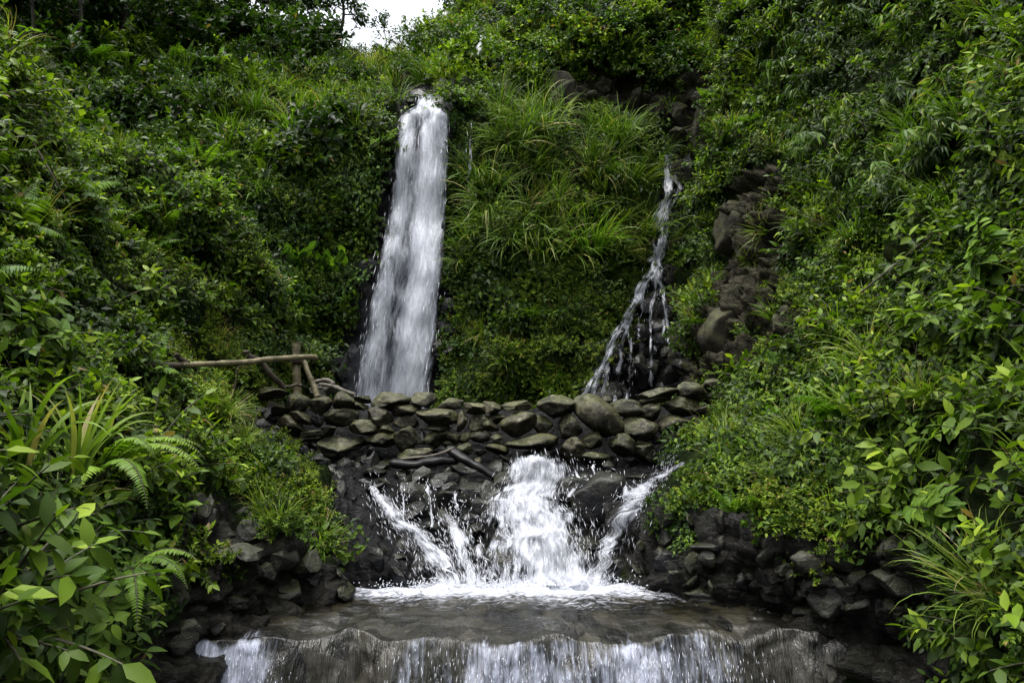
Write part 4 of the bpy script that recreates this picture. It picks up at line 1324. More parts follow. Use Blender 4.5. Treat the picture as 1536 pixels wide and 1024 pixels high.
# stones of the dam as seen: u, v, width, height (px of the photo at the dam), roll, tone (o olive, g grey, d dark wet, p pale)
DAM = [(405, 590, 62, 16, -4, 'o'), (410, 612, 45, 24, 5, 'o'), (448, 605, 35, 28, -5, 'o'), (482, 607, 30, 25, 0, 'o'), (515, 603, 32, 26, 10, 'o'), (545, 598, 27, 11, 5, 'p'), (541, 610, 28, 11, 5, 'p'),
       (587, 602, 54, 24, 0, 'o'), (609, 614, 41, 17, -8, 'o'), (436, 638, 42, 27, 20, 'o'), (452, 626, 34, 16, 35, 'o'), (476, 630, 25, 20, 0, 'd'), (511, 627, 48, 23, -5, 'o'), (568, 627, 37, 27, 15, 'o'),
       (608, 634, 35, 19, -3, 'o'), (548, 643, 42, 23, 5, 'o'), (581, 646, 24, 14, 10, 'o'), (478, 651, 48, 19, -3, 'g'), (511, 671, 55, 27, 8, 'g'), (539, 662, 22, 13, 5, 'g'), (573, 660, 43, 19, -8, 'o'),
       (609, 659, 32, 29, -20, 'o'), (562, 682, 38, 24, -8, 'd'), (579, 703, 33, 25, -15, 'o'), (611, 706, 24, 11, 0, 'd'), (542, 706, 17, 11, 0, 'g'), (517, 691, 11, 11, 0, 'g'), (407, 630, 23, 14, -5, 'd'),
       (364, 630, 20, 16, -10, 'd'), (346, 616, 15, 9, 0, 'd'), (472, 668, 22, 13, 10, 'd'),
       (635, 600, 34, 20, 5, 'o'), (675, 607, 36, 17, -5, 'o'), (655, 625, 56, 26, 4, 'o'), (657, 641, 47, 11, 3, 'd'), (692, 629, 16, 32, 12, 'p'), (717, 612, 38, 19, 8, 'p'), (741, 612, 32, 16, 8, 'p'), (717, 635, 34, 22, -25, 'o'),
       (745, 627, 27, 15, -15, 'o'), (736, 639, 28, 14, 15, 'o'), (778, 610, 46, 15, -3, 'p'), (776, 637, 54, 30, -25, 'o'), (812, 638, 30, 27, 0, 'o'), (836, 610, 52, 29, 5, 'o'), (854, 640, 36, 32, 10, 'o'), (632, 656, 18, 20, 0, 'd'),
       (654, 659, 36, 22, -20, 'o'), (676, 654, 31, 16, 15, 'o'), (672, 667, 24, 11, 15, 'o'), (698, 657, 20, 14, -25, 'o'), (722, 655, 33, 17, 0, 'o'), (744, 658, 18, 12, 5, 'g'), (695, 674, 33, 16, -10, 'o'), (620, 678, 50, 16, -6, 'g'),
       (656, 675, 22, 8, 0, 'd'), (742, 671, 37, 17, 5, 'p'), (718, 677, 20, 12, 0, 'd'), (800, 662, 70, 20, -2, 'o'), (857, 673, 37, 33, 10, 'p'), (717, 690, 14, 8, 0, 'p'),
       (897, 626, 76, 42, 42, 'o'), (938, 615, 48, 27, 12, 'g'), (910, 601, 15, 15, 0, 'o'), (983, 592, 58, 16, -14, 'o'), (980, 600, 36, 12, -5, 'o'), (1035, 587, 43, 24, 10, 'o'), (1068, 579, 30, 18, -5, 'o'), (975, 618, 40, 24, -30, 'o'),
       (1021, 608, 54, 29, 0, 'o'), (1072, 597, 30, 17, 10, 'g'), (1060, 616, 37, 18, 0, 'o'), (959, 644, 55, 31, 8, 'o'), (1014, 638, 50, 32, -5, 'o'), (886, 661, 36, 20, -20, 'o'), (929, 667, 48, 30, 18, 'g'), (965, 665, 28, 13, 5, 'o'),
       (1008, 661, 48, 24, 5, 'g'), (971, 678, 38, 28, 0, 'g'), (897, 688, 48, 16, 5, 'o'), (940, 694, 28, 26, -40, 'd'), (905, 710, 22, 18, 0, 'd'), (953, 706, 15, 11, 0, 'd'), (985, 662, 14, 14, 0, 'd'), (1076, 634, 28, 11, 3, 'd'),
       (760, 690, 40, 14, 3, 'd'), (805, 683, 60, 16, 0, 'd'), (1000, 690, 36, 20, 0, 'd'), (1040, 655, 34, 18, 0, 'd'), (640, 690, 40, 14, 0, 'd'), (1050, 640, 30, 14, 0, 'd')]
courses = [('top', 0, 614), ('second', 614, 633), ('third', 633, 652), ('fourth', 652, 673), ('bottom', 673, 900)]
lab = {}
for cn, a, b in courses:
    ids = sorted([i for i, q in enumerate(DAM) if a <= q[1] < b], key=lambda i: DAM[i][0])
    for j, i in enumerate(ids):
        u, v, w, h, ro, to = DAM[i]
        shp = 'flat' if w > 2.4 * h else 'upright' if h > 1.3 * w else 'rounded' if w < 1.35 * h else 'oval'
        szw = 'large' if w > 46 else 'small' if w < 25 else ''
        tn = {'o': 'olive-brown', 'g': 'grey', 'd': 'dark wet', 'p': 'pale rough'}[to]
        lab[i] = ' '.join(f"{szw} {shp} {tn} stone, {ORD[j]} from left in the {cn} course of the dam".split())
TONE = {'o': (0.98, 0.96, 0.88), 'g': (0.80, 0.83, 0.88), 'd': (0.22, 0.22, 0.24), 'p': (1.35, 1.32, 1.22)}
for i, (u, v, w, h, ro, to) in enumerate(DAM):
    r = np.random.default_rng(900 + i)
    Yd = 10.12 - 0.2 * (v - 590) / 100 + r.uniform(-0.05, 0.05)
    sx, sz = w * 1.2 * Yd / FPX, h * 1.25 * Yd / FPX
    sy = max(sx, sz) * r.uniform(0.75, 1.05)
    me = rock_mesh('dam_stone', (sx, sy, sz), 500 + i, STONE if to != 'd' else WETROCK, 14 if to in 'og' else 18, 4, 0.09, 0.86 if to == 'o' else 0.8, 0.05 if to in 'pg' else 0.02, 0.55 if to == 'o' else 0.45)
    o = link('dam_stone', me)
    o.location = P(u, v, Yd)
    o.rotation_euler = (r.uniform(-0.12, 0.12), math.radians(ro), r.uniform(-0.15, 0.15))
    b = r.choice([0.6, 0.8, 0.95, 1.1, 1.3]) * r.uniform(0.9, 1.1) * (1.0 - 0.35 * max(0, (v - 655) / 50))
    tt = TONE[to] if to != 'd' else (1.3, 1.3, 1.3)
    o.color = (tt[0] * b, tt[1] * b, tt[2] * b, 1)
    tag(o, lab[i], 'stone', 'stones of the dam')

# boulders on the banks, in the cascade and on the cliffs: u, v, w, h, roll, material, brightness, label
BLD = [
    (268, 955, 56, 50, 0, 'b', 1.4, 'smooth grey boulder beside the lower left fall'),
    (430, 890, 44, 36, 0, 'b', 1.3, 'mossy rounded boulder at the left edge of the pool'),
    (395, 862, 44, 36, 10, 'b', 0.9, 'dark boulder above the mossy one at the pool edge'),
    (350, 905, 36, 28, 0, 'b', 0.8, 'small dark boulder between fern and pool on the left'),
    (475, 868, 56, 44, -10, 'w', 1.3, 'wet black boulder at the left foot of the cascade slab'),
    (300, 780, 52, 34, 8, 'b', 0.9, 'dark slab of rock under the mossy bank on the left'),
    (380, 800, 54, 40, 0, 'b', 0.8, 'dark bank rock below the bright grass on the left'),
    (335, 835, 44, 36, 0, 'b', 0.75, 'shadowed rock right of the large fern'),
    (420, 835, 46, 36, 10, 'b', 1.0, 'angular rock in the left bank above the pool'),
    (470, 815, 40, 40, 0, 'w', 1.2, 'wet rock under the overhanging bright moss on the left'),
    (320, 940, 30, 24, 0, 'b', 1.0, 'small brown stone at the left shore of the pool'),
    (365, 690, 34, 14, 20, 'b', 1.6, 'flat grey stone in the bright grass left of the scree'),
    (1221, 849, 64, 40, 5, 'b', 1.8, 'olive-grey angular boulder on the right bank'),
    (1278, 839, 74, 40, 22, 'b', 0.9, 'dark slanting slab right of the olive-grey boulder'),
    (1121, 872, 54, 44, -5, 'w', 1.5, 'wet wrinkled rock at the right edge of the pool'),
    (1171, 879, 64, 58, 20, 'w', 1.3, 'dark jagged rock leaning beside the wrinkled one'),
    (1068, 901, 80, 34, 6, 'b', 1.3, 'long smooth boulder lying in the pool on the right'),
    (1254, 896, 68, 54, 5, 'b', 1.2, 'broad layered rock on the right shore'),
    (1296, 906, 44, 36, 0, 'b', 1.3, 'cracked grey rock right of the layered one'),
    (1345, 872, 56, 48, -12, 'b', 1.3, 'round layered boulder under the dry grass on the right'),
    (1211, 918, 36, 20, 0, 'b', 1.1, 'low flat stone at the right waterline'),
    (1346, 912, 34, 24, 0, 'b', 1.2, 'small bluish stone right of the cracked rock'),
    (1398, 914, 34, 18, 0, 'b', 1.0, 'flat stone on the gravel at the right shore'),
    (1508, 938, 26, 18, 0, 'b', 1.5, 'little grey stone among leaves in the lower right corner'),
    (1345, 797, 44, 24, 5, 'b', 1.1, 'dark stone showing through the leaves on the right bank'),
    (1336, 762, 28, 20, 0, 'b', 1.0, 'small stone in the leaves above the dark one on the right bank'),
    (1067, 828, 60, 22, 4, 'w', 1.3, 'shiny wet ledge right of the cascade foot'),
    (1010, 850, 70, 50, 0, 'w', 0.8, 'black overhanging rock right of the cascade foot'),
    (1250, 945, 40, 20, 0, 'w', 1.2, 'wet rock under the lip of the lower fall on the right'),
    (893, 758, 86, 92, 10, 'w', 1.0, 'big rounded black rock right of the main cascade'),
    (700, 706, 76, 22, 10, 'w', 2.4, 'pale slate slab lying on the ledge left of the main cascade'),
    (622, 720, 78, 20, -4, 'w', 1.7, 'flat dark slab under the dam on the left'),
    (722, 738, 64, 18, 14, 'w', 1.7, 'tilted slate beside the main cascade'),
    (625, 762, 66, 64, 0, 'w', 0.9, 'black block behind the thin trickles'),
    (690, 768, 72, 60, 5, 'w', 0.8, 'square black ledge block left of the main cascade'),
    (745, 778, 56, 70, 0, 'w', 0.9, 'black rock wetted by the left edge of the main cascade'),
    (800, 800, 120, 110, 0, 'w', 0.9, 'rock mound under the main cascade'),
    (402, 975, 40, 44, 0, 'w', 0.9, 'black rock splitting the lower left fall'),
    (525, 990, 42, 46, 0, 'w', 1.4, 'brown wet rock splitting the lower fall at its middle'),
    (655, 912, 34, 16, 0, 'w', 1.6, 'small rock breaking the surface of the pool'),
    (960, 560, 56, 44, 0, 'w', 1.6, 'wet boulder at the foot of the side cascade'),
    (1002, 575, 46, 32, 0, 'w', 1.8, 'grey wet boulder right of the side cascade'),
    (940, 505, 54, 54, 0, 'w', 1.2, 'dark rock under the left branch of the side cascade'),
    (990, 505, 44, 56, 0, 'w', 1.4, 'steep rock under the right branch of the side cascade'),
    (1020, 545, 46, 44, 0, 'c', 0.7, 'brown rock beside the right branch of the side cascade'),
    (905, 575, 40, 34, 0, 'w', 1.2, 'dark boulder left of the side cascade foot'),
    (1000, 330, 50, 54, 0, 'w', 1.2, 'dark rock beside the upper side cascade'),
    (1025, 260, 44, 60, 0, 'c', 0.6, 'grey rock at the head of the side cascade'),
    (965, 372, 34, 24, 0, 'c', 0.6, 'rock poking out of the grass beside the side cascade'),
    (1118, 340, 84, 84, 12, 'c', 0.8, 'big grey block in the right rock face'),
    (1182, 482, 40, 52, 10, 'c', 0.9, 'upright oval stone in the right rock face'),
    (1100, 505, 84, 92, 15, 'c', 0.85, 'eroded brown lump at the foot of the right rock face'),
    (1088, 557, 30, 20, 0, 'c', 1.2, 'brown stone at the right end of the dam top'),
    (1108, 567, 36, 18, 0, 'b', 1.4, 'dark bluish stone beyond the right end of the dam'),
    (1140, 556, 44, 28, 0, 'b', 2.0, 'grey-blue boulder half hidden in leaves at the right end of the dam'),
    (845, 140, 70, 50, 0, 'c', 0.5, 'dark rock under the overhanging shrubs on the hilltop'),
    (1040, 130, 60, 80, 0, 'c', 0.6, 'grey cliff rock above the side cascade'),
    (515, 560, 60, 90, 0, 'w', 1.3, 'wet black cliff rock left of the waterfall foot'),
    (650, 560, 30, 90, 0, 'w', 1.4, 'wet dark rock right of the waterfall foot'),
    (590, 200, 40, 40, 0, 'w', 1.1, 'dark rock beside the waterfall shoulder on the left'),
    (480, 586, 30, 22, 0, 'b', 1.0, 'dark stone behind the leaning bamboo pole'),
]
RM = {'b': BANKROCK, 'w': WETROCK, 'c': CLIFFROCK}
for i, (u, v, w, h, ro, mk, br, lb) in enumerate(BLD):
    r = np.random.default_rng(1500 + i)
    hh = hit(u, v)
    if hh is None:
        continue
    loc = np.array(hh[0])
    Yd = loc[1]
    if (u, v) == (480, 586):
        Yd = 10.8
        loc = P(u, v, Yd)
    k = Yd / FPX
    sx, sz = w * 1.12 * k, h * 1.15 * k
    sy = 0.85 * max(sx, sz)
    o = link('boulder', rock_mesh('boulder', (sx, sy, sz), 2000 + i, RM[mk], 18, 4, 0.10, 0.8, 0.05, 0.42))
    o.location = loc + np.array([0, (-0.1 if u == 893 else 0.32 if mk == 'w' else 0.36 if mk == 'c' else 0.18) * sy, 0])
    if v > 900 and v < 990 and u > 300 and u < 1300 and (u, v) not in ((430, 890),):
        pass
    o.rotation_euler = (r.uniform(-0.2, 0.2), math.radians(ro), r.uniform(-0.3, 0.3))
    o.color = (br, br, br, 1)
    tag(o, lb, 'rock', 'rocks of the banks and cliffs')

# loose rubble: stones too many to count
def rubble(polys, patch, cov, rad, label, mat, seed, size=(0.5, 1.6), br=1):
    r = np.random.default_rng(seed)
    mb = MB()
    V, F = ico(2)
    for poly in polys:
        for p, n in sample_patch(patch, poly, cov, rad, (), 1100, seed):
            s = rad * r.uniform(*size) * np.array([1.2, 1.0, 0.55]) * r.uniform(0.7, 1.3, 3)
            W = V * (1 + 0.25 * vnoise(V * 1.6 + r.uniform(0, 99), 3))[:, None]
            for kx in range(5):
                nr = rand_unit(1, r)[0]
                e = W @ nr - r.uniform(0.5, 0.8)
                W = W - np.maximum(e, 0)[:, None] * nr
            M = frame(norm(n + r.normal(size=3) * 0.35), r.uniform(0, 6.28), 1, p)
            mb.add((W * s) @ M[:3, :3].T + p, F)
    o = link('rubble', mb.mesh('rubble', [mat], smooth=False))
    o.color = (br, br, br, 1)
    tag(o, label, 'rubble', kind='stuff')


rubble([[(380, 612), (440, 612), (520, 660), (600, 730), (540, 740), (470, 690), (395, 650)]], 'left_bank', 1.2, 0.07, 'wet black scree of broken slate below the left end of the dam', WETROCK, 31, br=1.5)
rubble([R_SLAB], 'left_bank', 0.55, 0.085, 'flat black plates of wet rock on the sloping slab left of the cascade', WETROCK, 39, size=(0.4, 1.3), br=1.2)
rubble([R_LEFTROCK], 'left_bank', 0.6, 0.075, 'dark rubble along the left shore of the pool', BANKROCK, 32)
rubble([R_RIGHTROCK], 'right_bank', 0.45, 0.065, 'dark rubble and gravel along the right shore of the pool', BANKROCK, 33, br=0.8)
rubble([R_TRICK], 'hillside', 0.9, 0.16, 'broken wet rock under the side cascade', WETROCK, 35, br=1.6)
rubble([R_FALL], 'hillside', 0.5, 0.2, 'wet broken rock on the cliff beside the waterfall', WETROCK, 36, br=1.3)
rubble([R_UPROCK], 'hillside', 0.8, 0.25, 'weathered broken rock of the cliff under the hilltop shrubs', CLIFFROCK, 37, br=0.55)
# broken slate ledge under the dam
rubble([[(540, 690), (960, 690), (960, 900), (540, 900)]], 'stream_bed', 1.3, 0.11, 'broken black slate around the cascade below the dam', WETROCK, 38, br=1.1)

# ------------------------------------------------------------------ wood: railing, logs
def pole(mb, a, b, r0, r1, nodes=0, wob=0.0, seed=0, sides=10):
    rr = np.random.default_rng(seed)
    a, b = np.asarray(a, float), np.asarray(b, float)
    n = 25
    t = np.linspace(0, 1, n)
    pts = a + (b - a) * t[:, None]
    pts[1:-1] += wob * np.stack([fbm(np.stack([t * 3 + seed, t * 0, t * 0 + c], -1), 2, c) for c in range(3)], -1)[1:-1]
    rad = r0 + (r1 - r0) * t
    if nodes:
        tn = np.linspace(0.08, 0.95, nodes)
        for q in tn:
            i = int(round(q * (n - 1)))
            rad[i] *= 1.14
    rad = rad * (1 + 0.03 * rr.normal(size=n))
    tube(mb, pts, rad, sides, rough=0.12)


rail = bpy.data.objects.new('bamboo_railing', None)
COL.objects.link(rail)
rail.location = P(445, 592, 10.45)
tag(rail, 'weathered bamboo railing with a notched post on the left end of the dam', 'railing')
px = 10.45 / FPX


def railY(u):
    return float(np.interp(u, [225, 280, 370, 445, 480], RY))


RY = []
for uu, vv in ((225, 550), (280, 546), (370, 542), (445, 540), (480, 537)):
    h_ = hit(uu, vv)
    RY.append(min(10.45, h_[0][1] - 0.36))
RY[3] = RY[4] = 10.45
RY[2] = max(RY[2], 9.9)
print('RAIL', RY)


def rail_part(name, segs, mat, label=None):
    mb = MB()
    for a, b, w0, w1, nd, wb, da, db in segs:
        A = P(a[0], a[1], railY(a[0]) + da) - np.array(rail.location)
        B = P(b[0], b[1], railY(b[0]) + db) - np.array(rail.location)
        pole(mb, A, B, w0 * px / 2, w1 * px / 2, nd, wb, len(name) + int(a[0]))
    o = link(name, mb.mesh(name, [mat]), rail)
    if label:
        o['label'] = label
    return o


rail_part('post', [((444.5, 527), (445.5, 596), 11.5, 12.5, 3, 0.01, 0, 0), ((444, 514), (444.4, 528), 13.5, 12.5, 0, 0, 0, 0)], BAMBOO)
rail_part('rail', [((272, 546), (473, 536.5), 6.4, 8.4, 6, 0.02, -0.09, -0.09)], BAMBOO)
rail_part('leaning_pole', [((456, 541), (477, 596), 8, 9, 3, 0.01, 0.09, 0.02)], BAMBOO)
rail_part('brace', [((369, 526), (427, 582), 8.5, 8, 0, 0.04, -0.22, -0.2)], DEADWOOD, 'dark wooden brace crossing the rail')
rail_part('forked_branch', [((225, 550), (276, 545), 5, 8, 0, 0.05, 0.0, -0.09), ((266, 534), (282, 546), 6, 5, 0, 0.02, -0.1, -0.12), ((282, 546), (326, 584), 4.5, 3, 0, 0.05, -0.12, -0.1)], DEADWOOD, 'dark forked branch holding up the far end of the rail')
rail_part('thin_stick', [((362, 542), (350, 586), 3.5, 3, 0, 0.03, -0.14, -0.1)], DEADWOOD)
rail_part('low_crossbar', [((424, 579), (452, 577), 4.5, 4.5, 0, 0.02, -0.08, -0.08)], DEADWOOD)
rail_part('lashing', [((438, 539), (452, 541), 13, 13, 0, 0.0, -0.02, -0.02)], DEADWOOD)


def log(name, pts, w0, w1, mat, label, cat='log', Yd=10, seed=0):
    mb = MB()
    c = catmull(np.array([P(*q) for q in pts]), 18)
    t = np.linspace(0, 1, 18)
    rad = (w0 + (w1 - w0) * t) * Yd / FPX / 2 * (1 + 0.14 * fbm(np.stack([t * 6, t * 0 + seed, t * 0], -1), 2, seed))
    rad[0] *= 0.55
    rad[-1] *= 0.5
    tube(mb, c, rad, 14, rough=0.45)
    tag(link(name, mb.mesh(name, [mat])), label, cat)


log('driftwood', [(468, 574, 10.9), (480, 571, 10.9), (492, 570, 10.85), (501, 577, 10.85)], 7, 8, DRIFT, 'grey curved driftwood behind the leaning bamboo pole', 'driftwood', 10.9, 1)
log('driftwood', [(478, 576, 10.7), (495, 578, 10.65), (512, 584, 10.6), (532, 592, 10.6)], 6, 7, DRIFT, 'pale driftwood branch running down behind the dam stones', 'driftwood', 10.7, 2)
log('log', [(585, 694, 9.35), (620, 697, 9.3), (650, 692, 9.3), (690, 690, 9.35)], 17, 14, WETLOG, 'black wet log lying along the foot of the dam', 'log', 9.3, 3)
log('log', [(672, 672, 9.4), (700, 690, 9.25), (725, 704, 9.15), (752, 722, 9.1)], 15, 11, WETLOG, 'split black log slanting down toward the main cascade', 'log', 9.2, 4)
log('branch', [(600, 688, 9.15), (640, 684, 9.15), (665, 678, 9.15), (681, 671, 9.15)], 2.5, 4.5, DRIFT, 'thin pale branch lying on the black log below the dam', 'branch', 9.15, 5)

# ------------------------------------------------------------------ falling water
def edges_grid(le, re, nt, ns, yoff, bulge=0.1, names=('hillside',), Yfix=None):
    """water sheet between two pixel polylines lying on the rock"""
    le, re = np.array(le, float), np.array(re, float)
    a = catmull(le, nt)
    b = catmull(re, nt)
    s = np.linspace(0, 1, ns)
    uv = a[:, None] * (1 - s)[None, :, None] + b[:, None] * s[None, :, None]
    if uv.shape[-1] == 3:
        for i in range(nt):
            for j in range(ns):
                h = hit(uv[i, j, 0], uv[i, j, 1])
                if h:
                    uv[i, j, 2] = min(uv[i, j, 2], h[0][1] + 0.02)
        for it in range(4):
            Yp = np.pad(uv[..., 2], 1, mode='edge')
            uv[..., 2] = np.minimum(uv[..., 2], 0.25 * (Yp[:-2, 1:-1] + Yp[2:, 1:-1] + Yp[1:-1, :-2] + Yp[1:-1, 2:]))
        return P(uv[..., 0], uv[..., 1], uv[..., 2] - yoff - bulge * np.sin(np.pi * s)[None])
    V = np.zeros(uv.shape[:2] + (3,))
    Yg = np.zeros(uv.shape[:2])
    for i in range(nt):
        for j in range(ns):
            h = hit(uv[i, j, 0], uv[i, j, 1], names)
            Yg[i, j] = h[0][1] if h else np.nan
    Yg = np.where(np.isnan(Yg), np.nanmean(Yg), Yg)
    for it in range(6):
        Yp = np.pad(Yg, 1, mode='edge')
        Yg = 0.5 * Yg + 0.125 * (Yp[:-2, 1:-1] + Yp[2:, 1:-1] + Yp[1:-1, :-2] + Yp[1:-1, 2:])
    return P(uv[..., 0], uv[..., 1], Yg - yoff - bulge * np.sin(np.pi * s)[None])


def water_mesh(name, layers, mat, mats=None):
    """layers: list of (V grid nt x ns, dens grid, uv offset)"""
    mb = MB()
    dn = []
    for V, D, off in layers:
        nt, ns = V.shape[:2]
        lx = np.cumsum(np.concatenate([np.zeros((nt, 1)), np.linalg.norm(np.diff(V, axis=1), axis=-1)], 1), 1)
        lx = lx - lx[:, -1:] / 2
        ly = np.cumsum(np.concatenate([np.zeros((1, ns)), np.linalg.norm(np.diff(V, axis=0), axis=-1)], 0), 0)
        U = np.stack([lx + off, ly + off * 2.3], -1)
        mb.add(V, grid_faces(nt, ns), 0.5, 0, U)
        dn.append(D.ravel())
    return mb.mesh(name, mats or [mat], attrs={'dens': np.concatenate(dn)})


SPN = (np.array([[0, -0.5, 0], [1, 0, 0], [-0.5, 0, 0.87], [-0.5, 0, -0.87], [0, 0.5, 0]]), np.array([[0, 1, 2], [0, 2, 3], [0, 3, 1], [4, 2, 1], [4, 3, 2], [4, 1, 3]]))


def strands(mb, pos, d, ln, rad):
    """thin spindles of water"""
    n = len(pos)
    y = norm(d)
    xx = norm(np.cross(y, np.array([0.3, 1, 0.2])))
    zz = np.cross(xx, y)
    T, F = SPN
    V = pos[:, None] + (T[None, :, 0, None] * xx[:, None] + T[None, :, 2, None] * zz[:, None]) * rad[:, None, None] + T[None, :, 1, None] * y[:, None] * ln[:, None, None]
    mb.add(V, (F[None] + (np.arange(n) * 5)[:, None, None]).reshape(-1, 3), 0.5)


def strand_field(mb, V, D, n, ln, rad, seed, jit=0.05, out=0.1, grav=0.0):
    r = np.random.default_rng(seed)
    nt, ns = V.shape[:2]
    w = np.clip(D, 0, 1)[:-1, :-1] ** 1.5
    w = w * np.linalg.norm(np.diff(V, axis=0)[:, :-1], axis=-1) * np.linalg.norm(np.diff(V, axis=1)[:-1], axis=-1)
    idx = r.choice(w.size, n, p=(w / w.sum()).ravel())
    i, j = idx // (ns - 1), idx % (ns - 1)
    fi, fj = r.uniform(size=n)[:, None], r.uniform(size=n)[:, None]
    p = V[i, j] * (1 - fi) * (1 - fj) + V[i + 1, j] * fi * (1 - fj) + V[i, j + 1] * (1 - fi) * fj + V[i + 1, j + 1] * fi * fj
    d = norm(V[i + 1, j] - V[i, j]) + r.normal(size=(n, 3)) * jit + np.array([0, 0, -grav])
    p = p + np.array([0, -1, 0.1]) * np.abs(r.normal(size=n))[:, None] * out + r.normal(size=(n, 3)) * jit * 0.4
    strands(mb, p, d, ln * r.uniform(0.4, 1.5, n), rad * r.uniform(0.5, 1.4, n))


# main fall
LE = [(627, 145), (625, 155), (622, 166), (603, 174), (597, 192), (590, 260), (580, 330), (566, 400), (552, 470), (539, 540), (529, 610), (525, 640)]
RE = [(652, 145), (654, 155), (657, 165), (673, 172), (675, 192), (673, 260), (670, 330), (666, 400), (660, 470), (651, 540), (641, 610), (636, 640)]
G0 = edges_grid(LE, RE, 90, 36, 0.22, 0.18)
nt, ns = G0.shape[:2]
S, T = np.meshgrid(np.linspace(0, 1, ns), np.linspace(0, 1, nt))
edge = np.minimum(S, 1 - S)
gap = 0.16 * np.exp(-((S - 0.36 - 0.06 * T) / 0.13) ** 2) * np.clip((T - 0.12) / 0.2, 0, 1)
bright = 0.10 * np.exp(-((S - 0.74) / 0.16) ** 2)
D0 = 0.575 + bright - gap - 0.30 * np.exp(-edge / 0.09) - 0.03 * T + 0.05 * fbm(G0 * np.array([2.0, 1, 0.5]), 3, 66)
D0 = D0 - 0.12 * np.clip((0.10 - T) / 0.04, 0, 1)
G1 = G0 + np.array([0, -0.10, 0])
G2 = G0 + np.array([0, -0.2, 0])
wf = link('waterfall', water_mesh('waterfall', [(G0, D0 + 0.06, 0.0), (G1, D0 - 0.02, 5.3), (G2, D0 - 0.10, 11.1)], FALL_W))
tag(wf, 'tall white waterfall plunging down the green cliff behind the stone dam', 'waterfall', kind='structure')
mb = MB()
strand_field(mb, G1, D0 - 0.32, 400, 0.30, 0.003, 1, 0.05, 0.06)
strand_field(mb, G2, np.clip(0.5 - edge * 2, 0.03, 1) * (0.3 + T), 120, 0.22, 0.004, 2, 0.08, 0.08)
link('spray', mb.mesh('spray', [STRAND]), wf)
# mist around the lower part
ML = [(560, 330), (535, 420), (512, 520), (500, 640)]
MR = [(668, 330), (664, 420), (662, 520), (662, 640)]
GM = edges_grid(ML, MR, 30, 24, 0.5, 0.2)
S2, T2 = np.meshgrid(np.linspace(0, 1, 24), np.linspace(0, 1, 30))
DM = 0.19 + 0.36 * T2 - 0.50 * np.exp(-np.minimum(S2, 1 - S2) / 0.26) - 0.3 * np.exp(-T2 / 0.12)
link('mist', water_mesh('mist', [(GM, DM, 2.0)], MIST_W), wf)


def ribbon(path, w0, w1, names=('hillside',), yoff=0.10, n=40, ns=6, seed=0, zig=3.0):
    r = np.random.default_rng(seed)
    c = catmull(np.array(path, float), n)
    t = np.linspace(0, 1, n)
    c[:, 0] += zig * fbm(np.stack([t * 9, t * 0 + seed, t * 0], -1), 3, seed)
    w = 1.55 * (w0 + (w1 - w0) * t) * (1 + 0.5 * fbm(np.stack([t * 7, t * 0 + seed, t * 0 + 5], -1), 2, seed + 3))
    le = np.stack([c[:, 0] - w / 2, c[:, 1]], -1)
    re = np.stack([c[:, 0] + w / 2, c[:, 1]], -1)
    if c.shape[1] == 3:
        le = np.concatenate([le, c[:, 2:]], 1)
        re = np.concatenate([re, c[:, 2:]], 1)
    return edges_grid(le, re, n, ns, yoff, 0.04, names)


def ribbon_dens(G, base=0.55):
    nt, ns = G.shape[:2]
    S, T = np.meshgrid(np.linspace(0, 1, ns), np.linspace(0, 1, nt))
    return base + 0.05 - 0.30 * np.abs(2 * S - 1) ** 1.3 + 0.08 * fbm(G * np.array([6, 6, 4.0]), 2, 79)


def water_ribbons(name, ribs, label, seed, nstr, ln, rad, base=0.56, mat=CASC_W, kindcat='waterfall'):
    layers = []
    mb = MB()
    for k, G in enumerate(ribs):
        D = ribbon_dens(G, base)
        layers.append((G, D, 3.1 * k))
        layers.append((G + np.array([0, -0.05, 0.01]), D - 0.10, 3.1 * k + 1.3))
        if nstr:
            strand_field(mb, G, D, nstr // 3, ln, rad * 0.7, seed + k, 0.1, 0.02)
    o = link(name, water_mesh(name, layers, mat))
    tag(o, label, kindcat, kind='structure')
    if nstr:
        link('spray', mb.mesh('spray', [STRAND]), o)
    return o


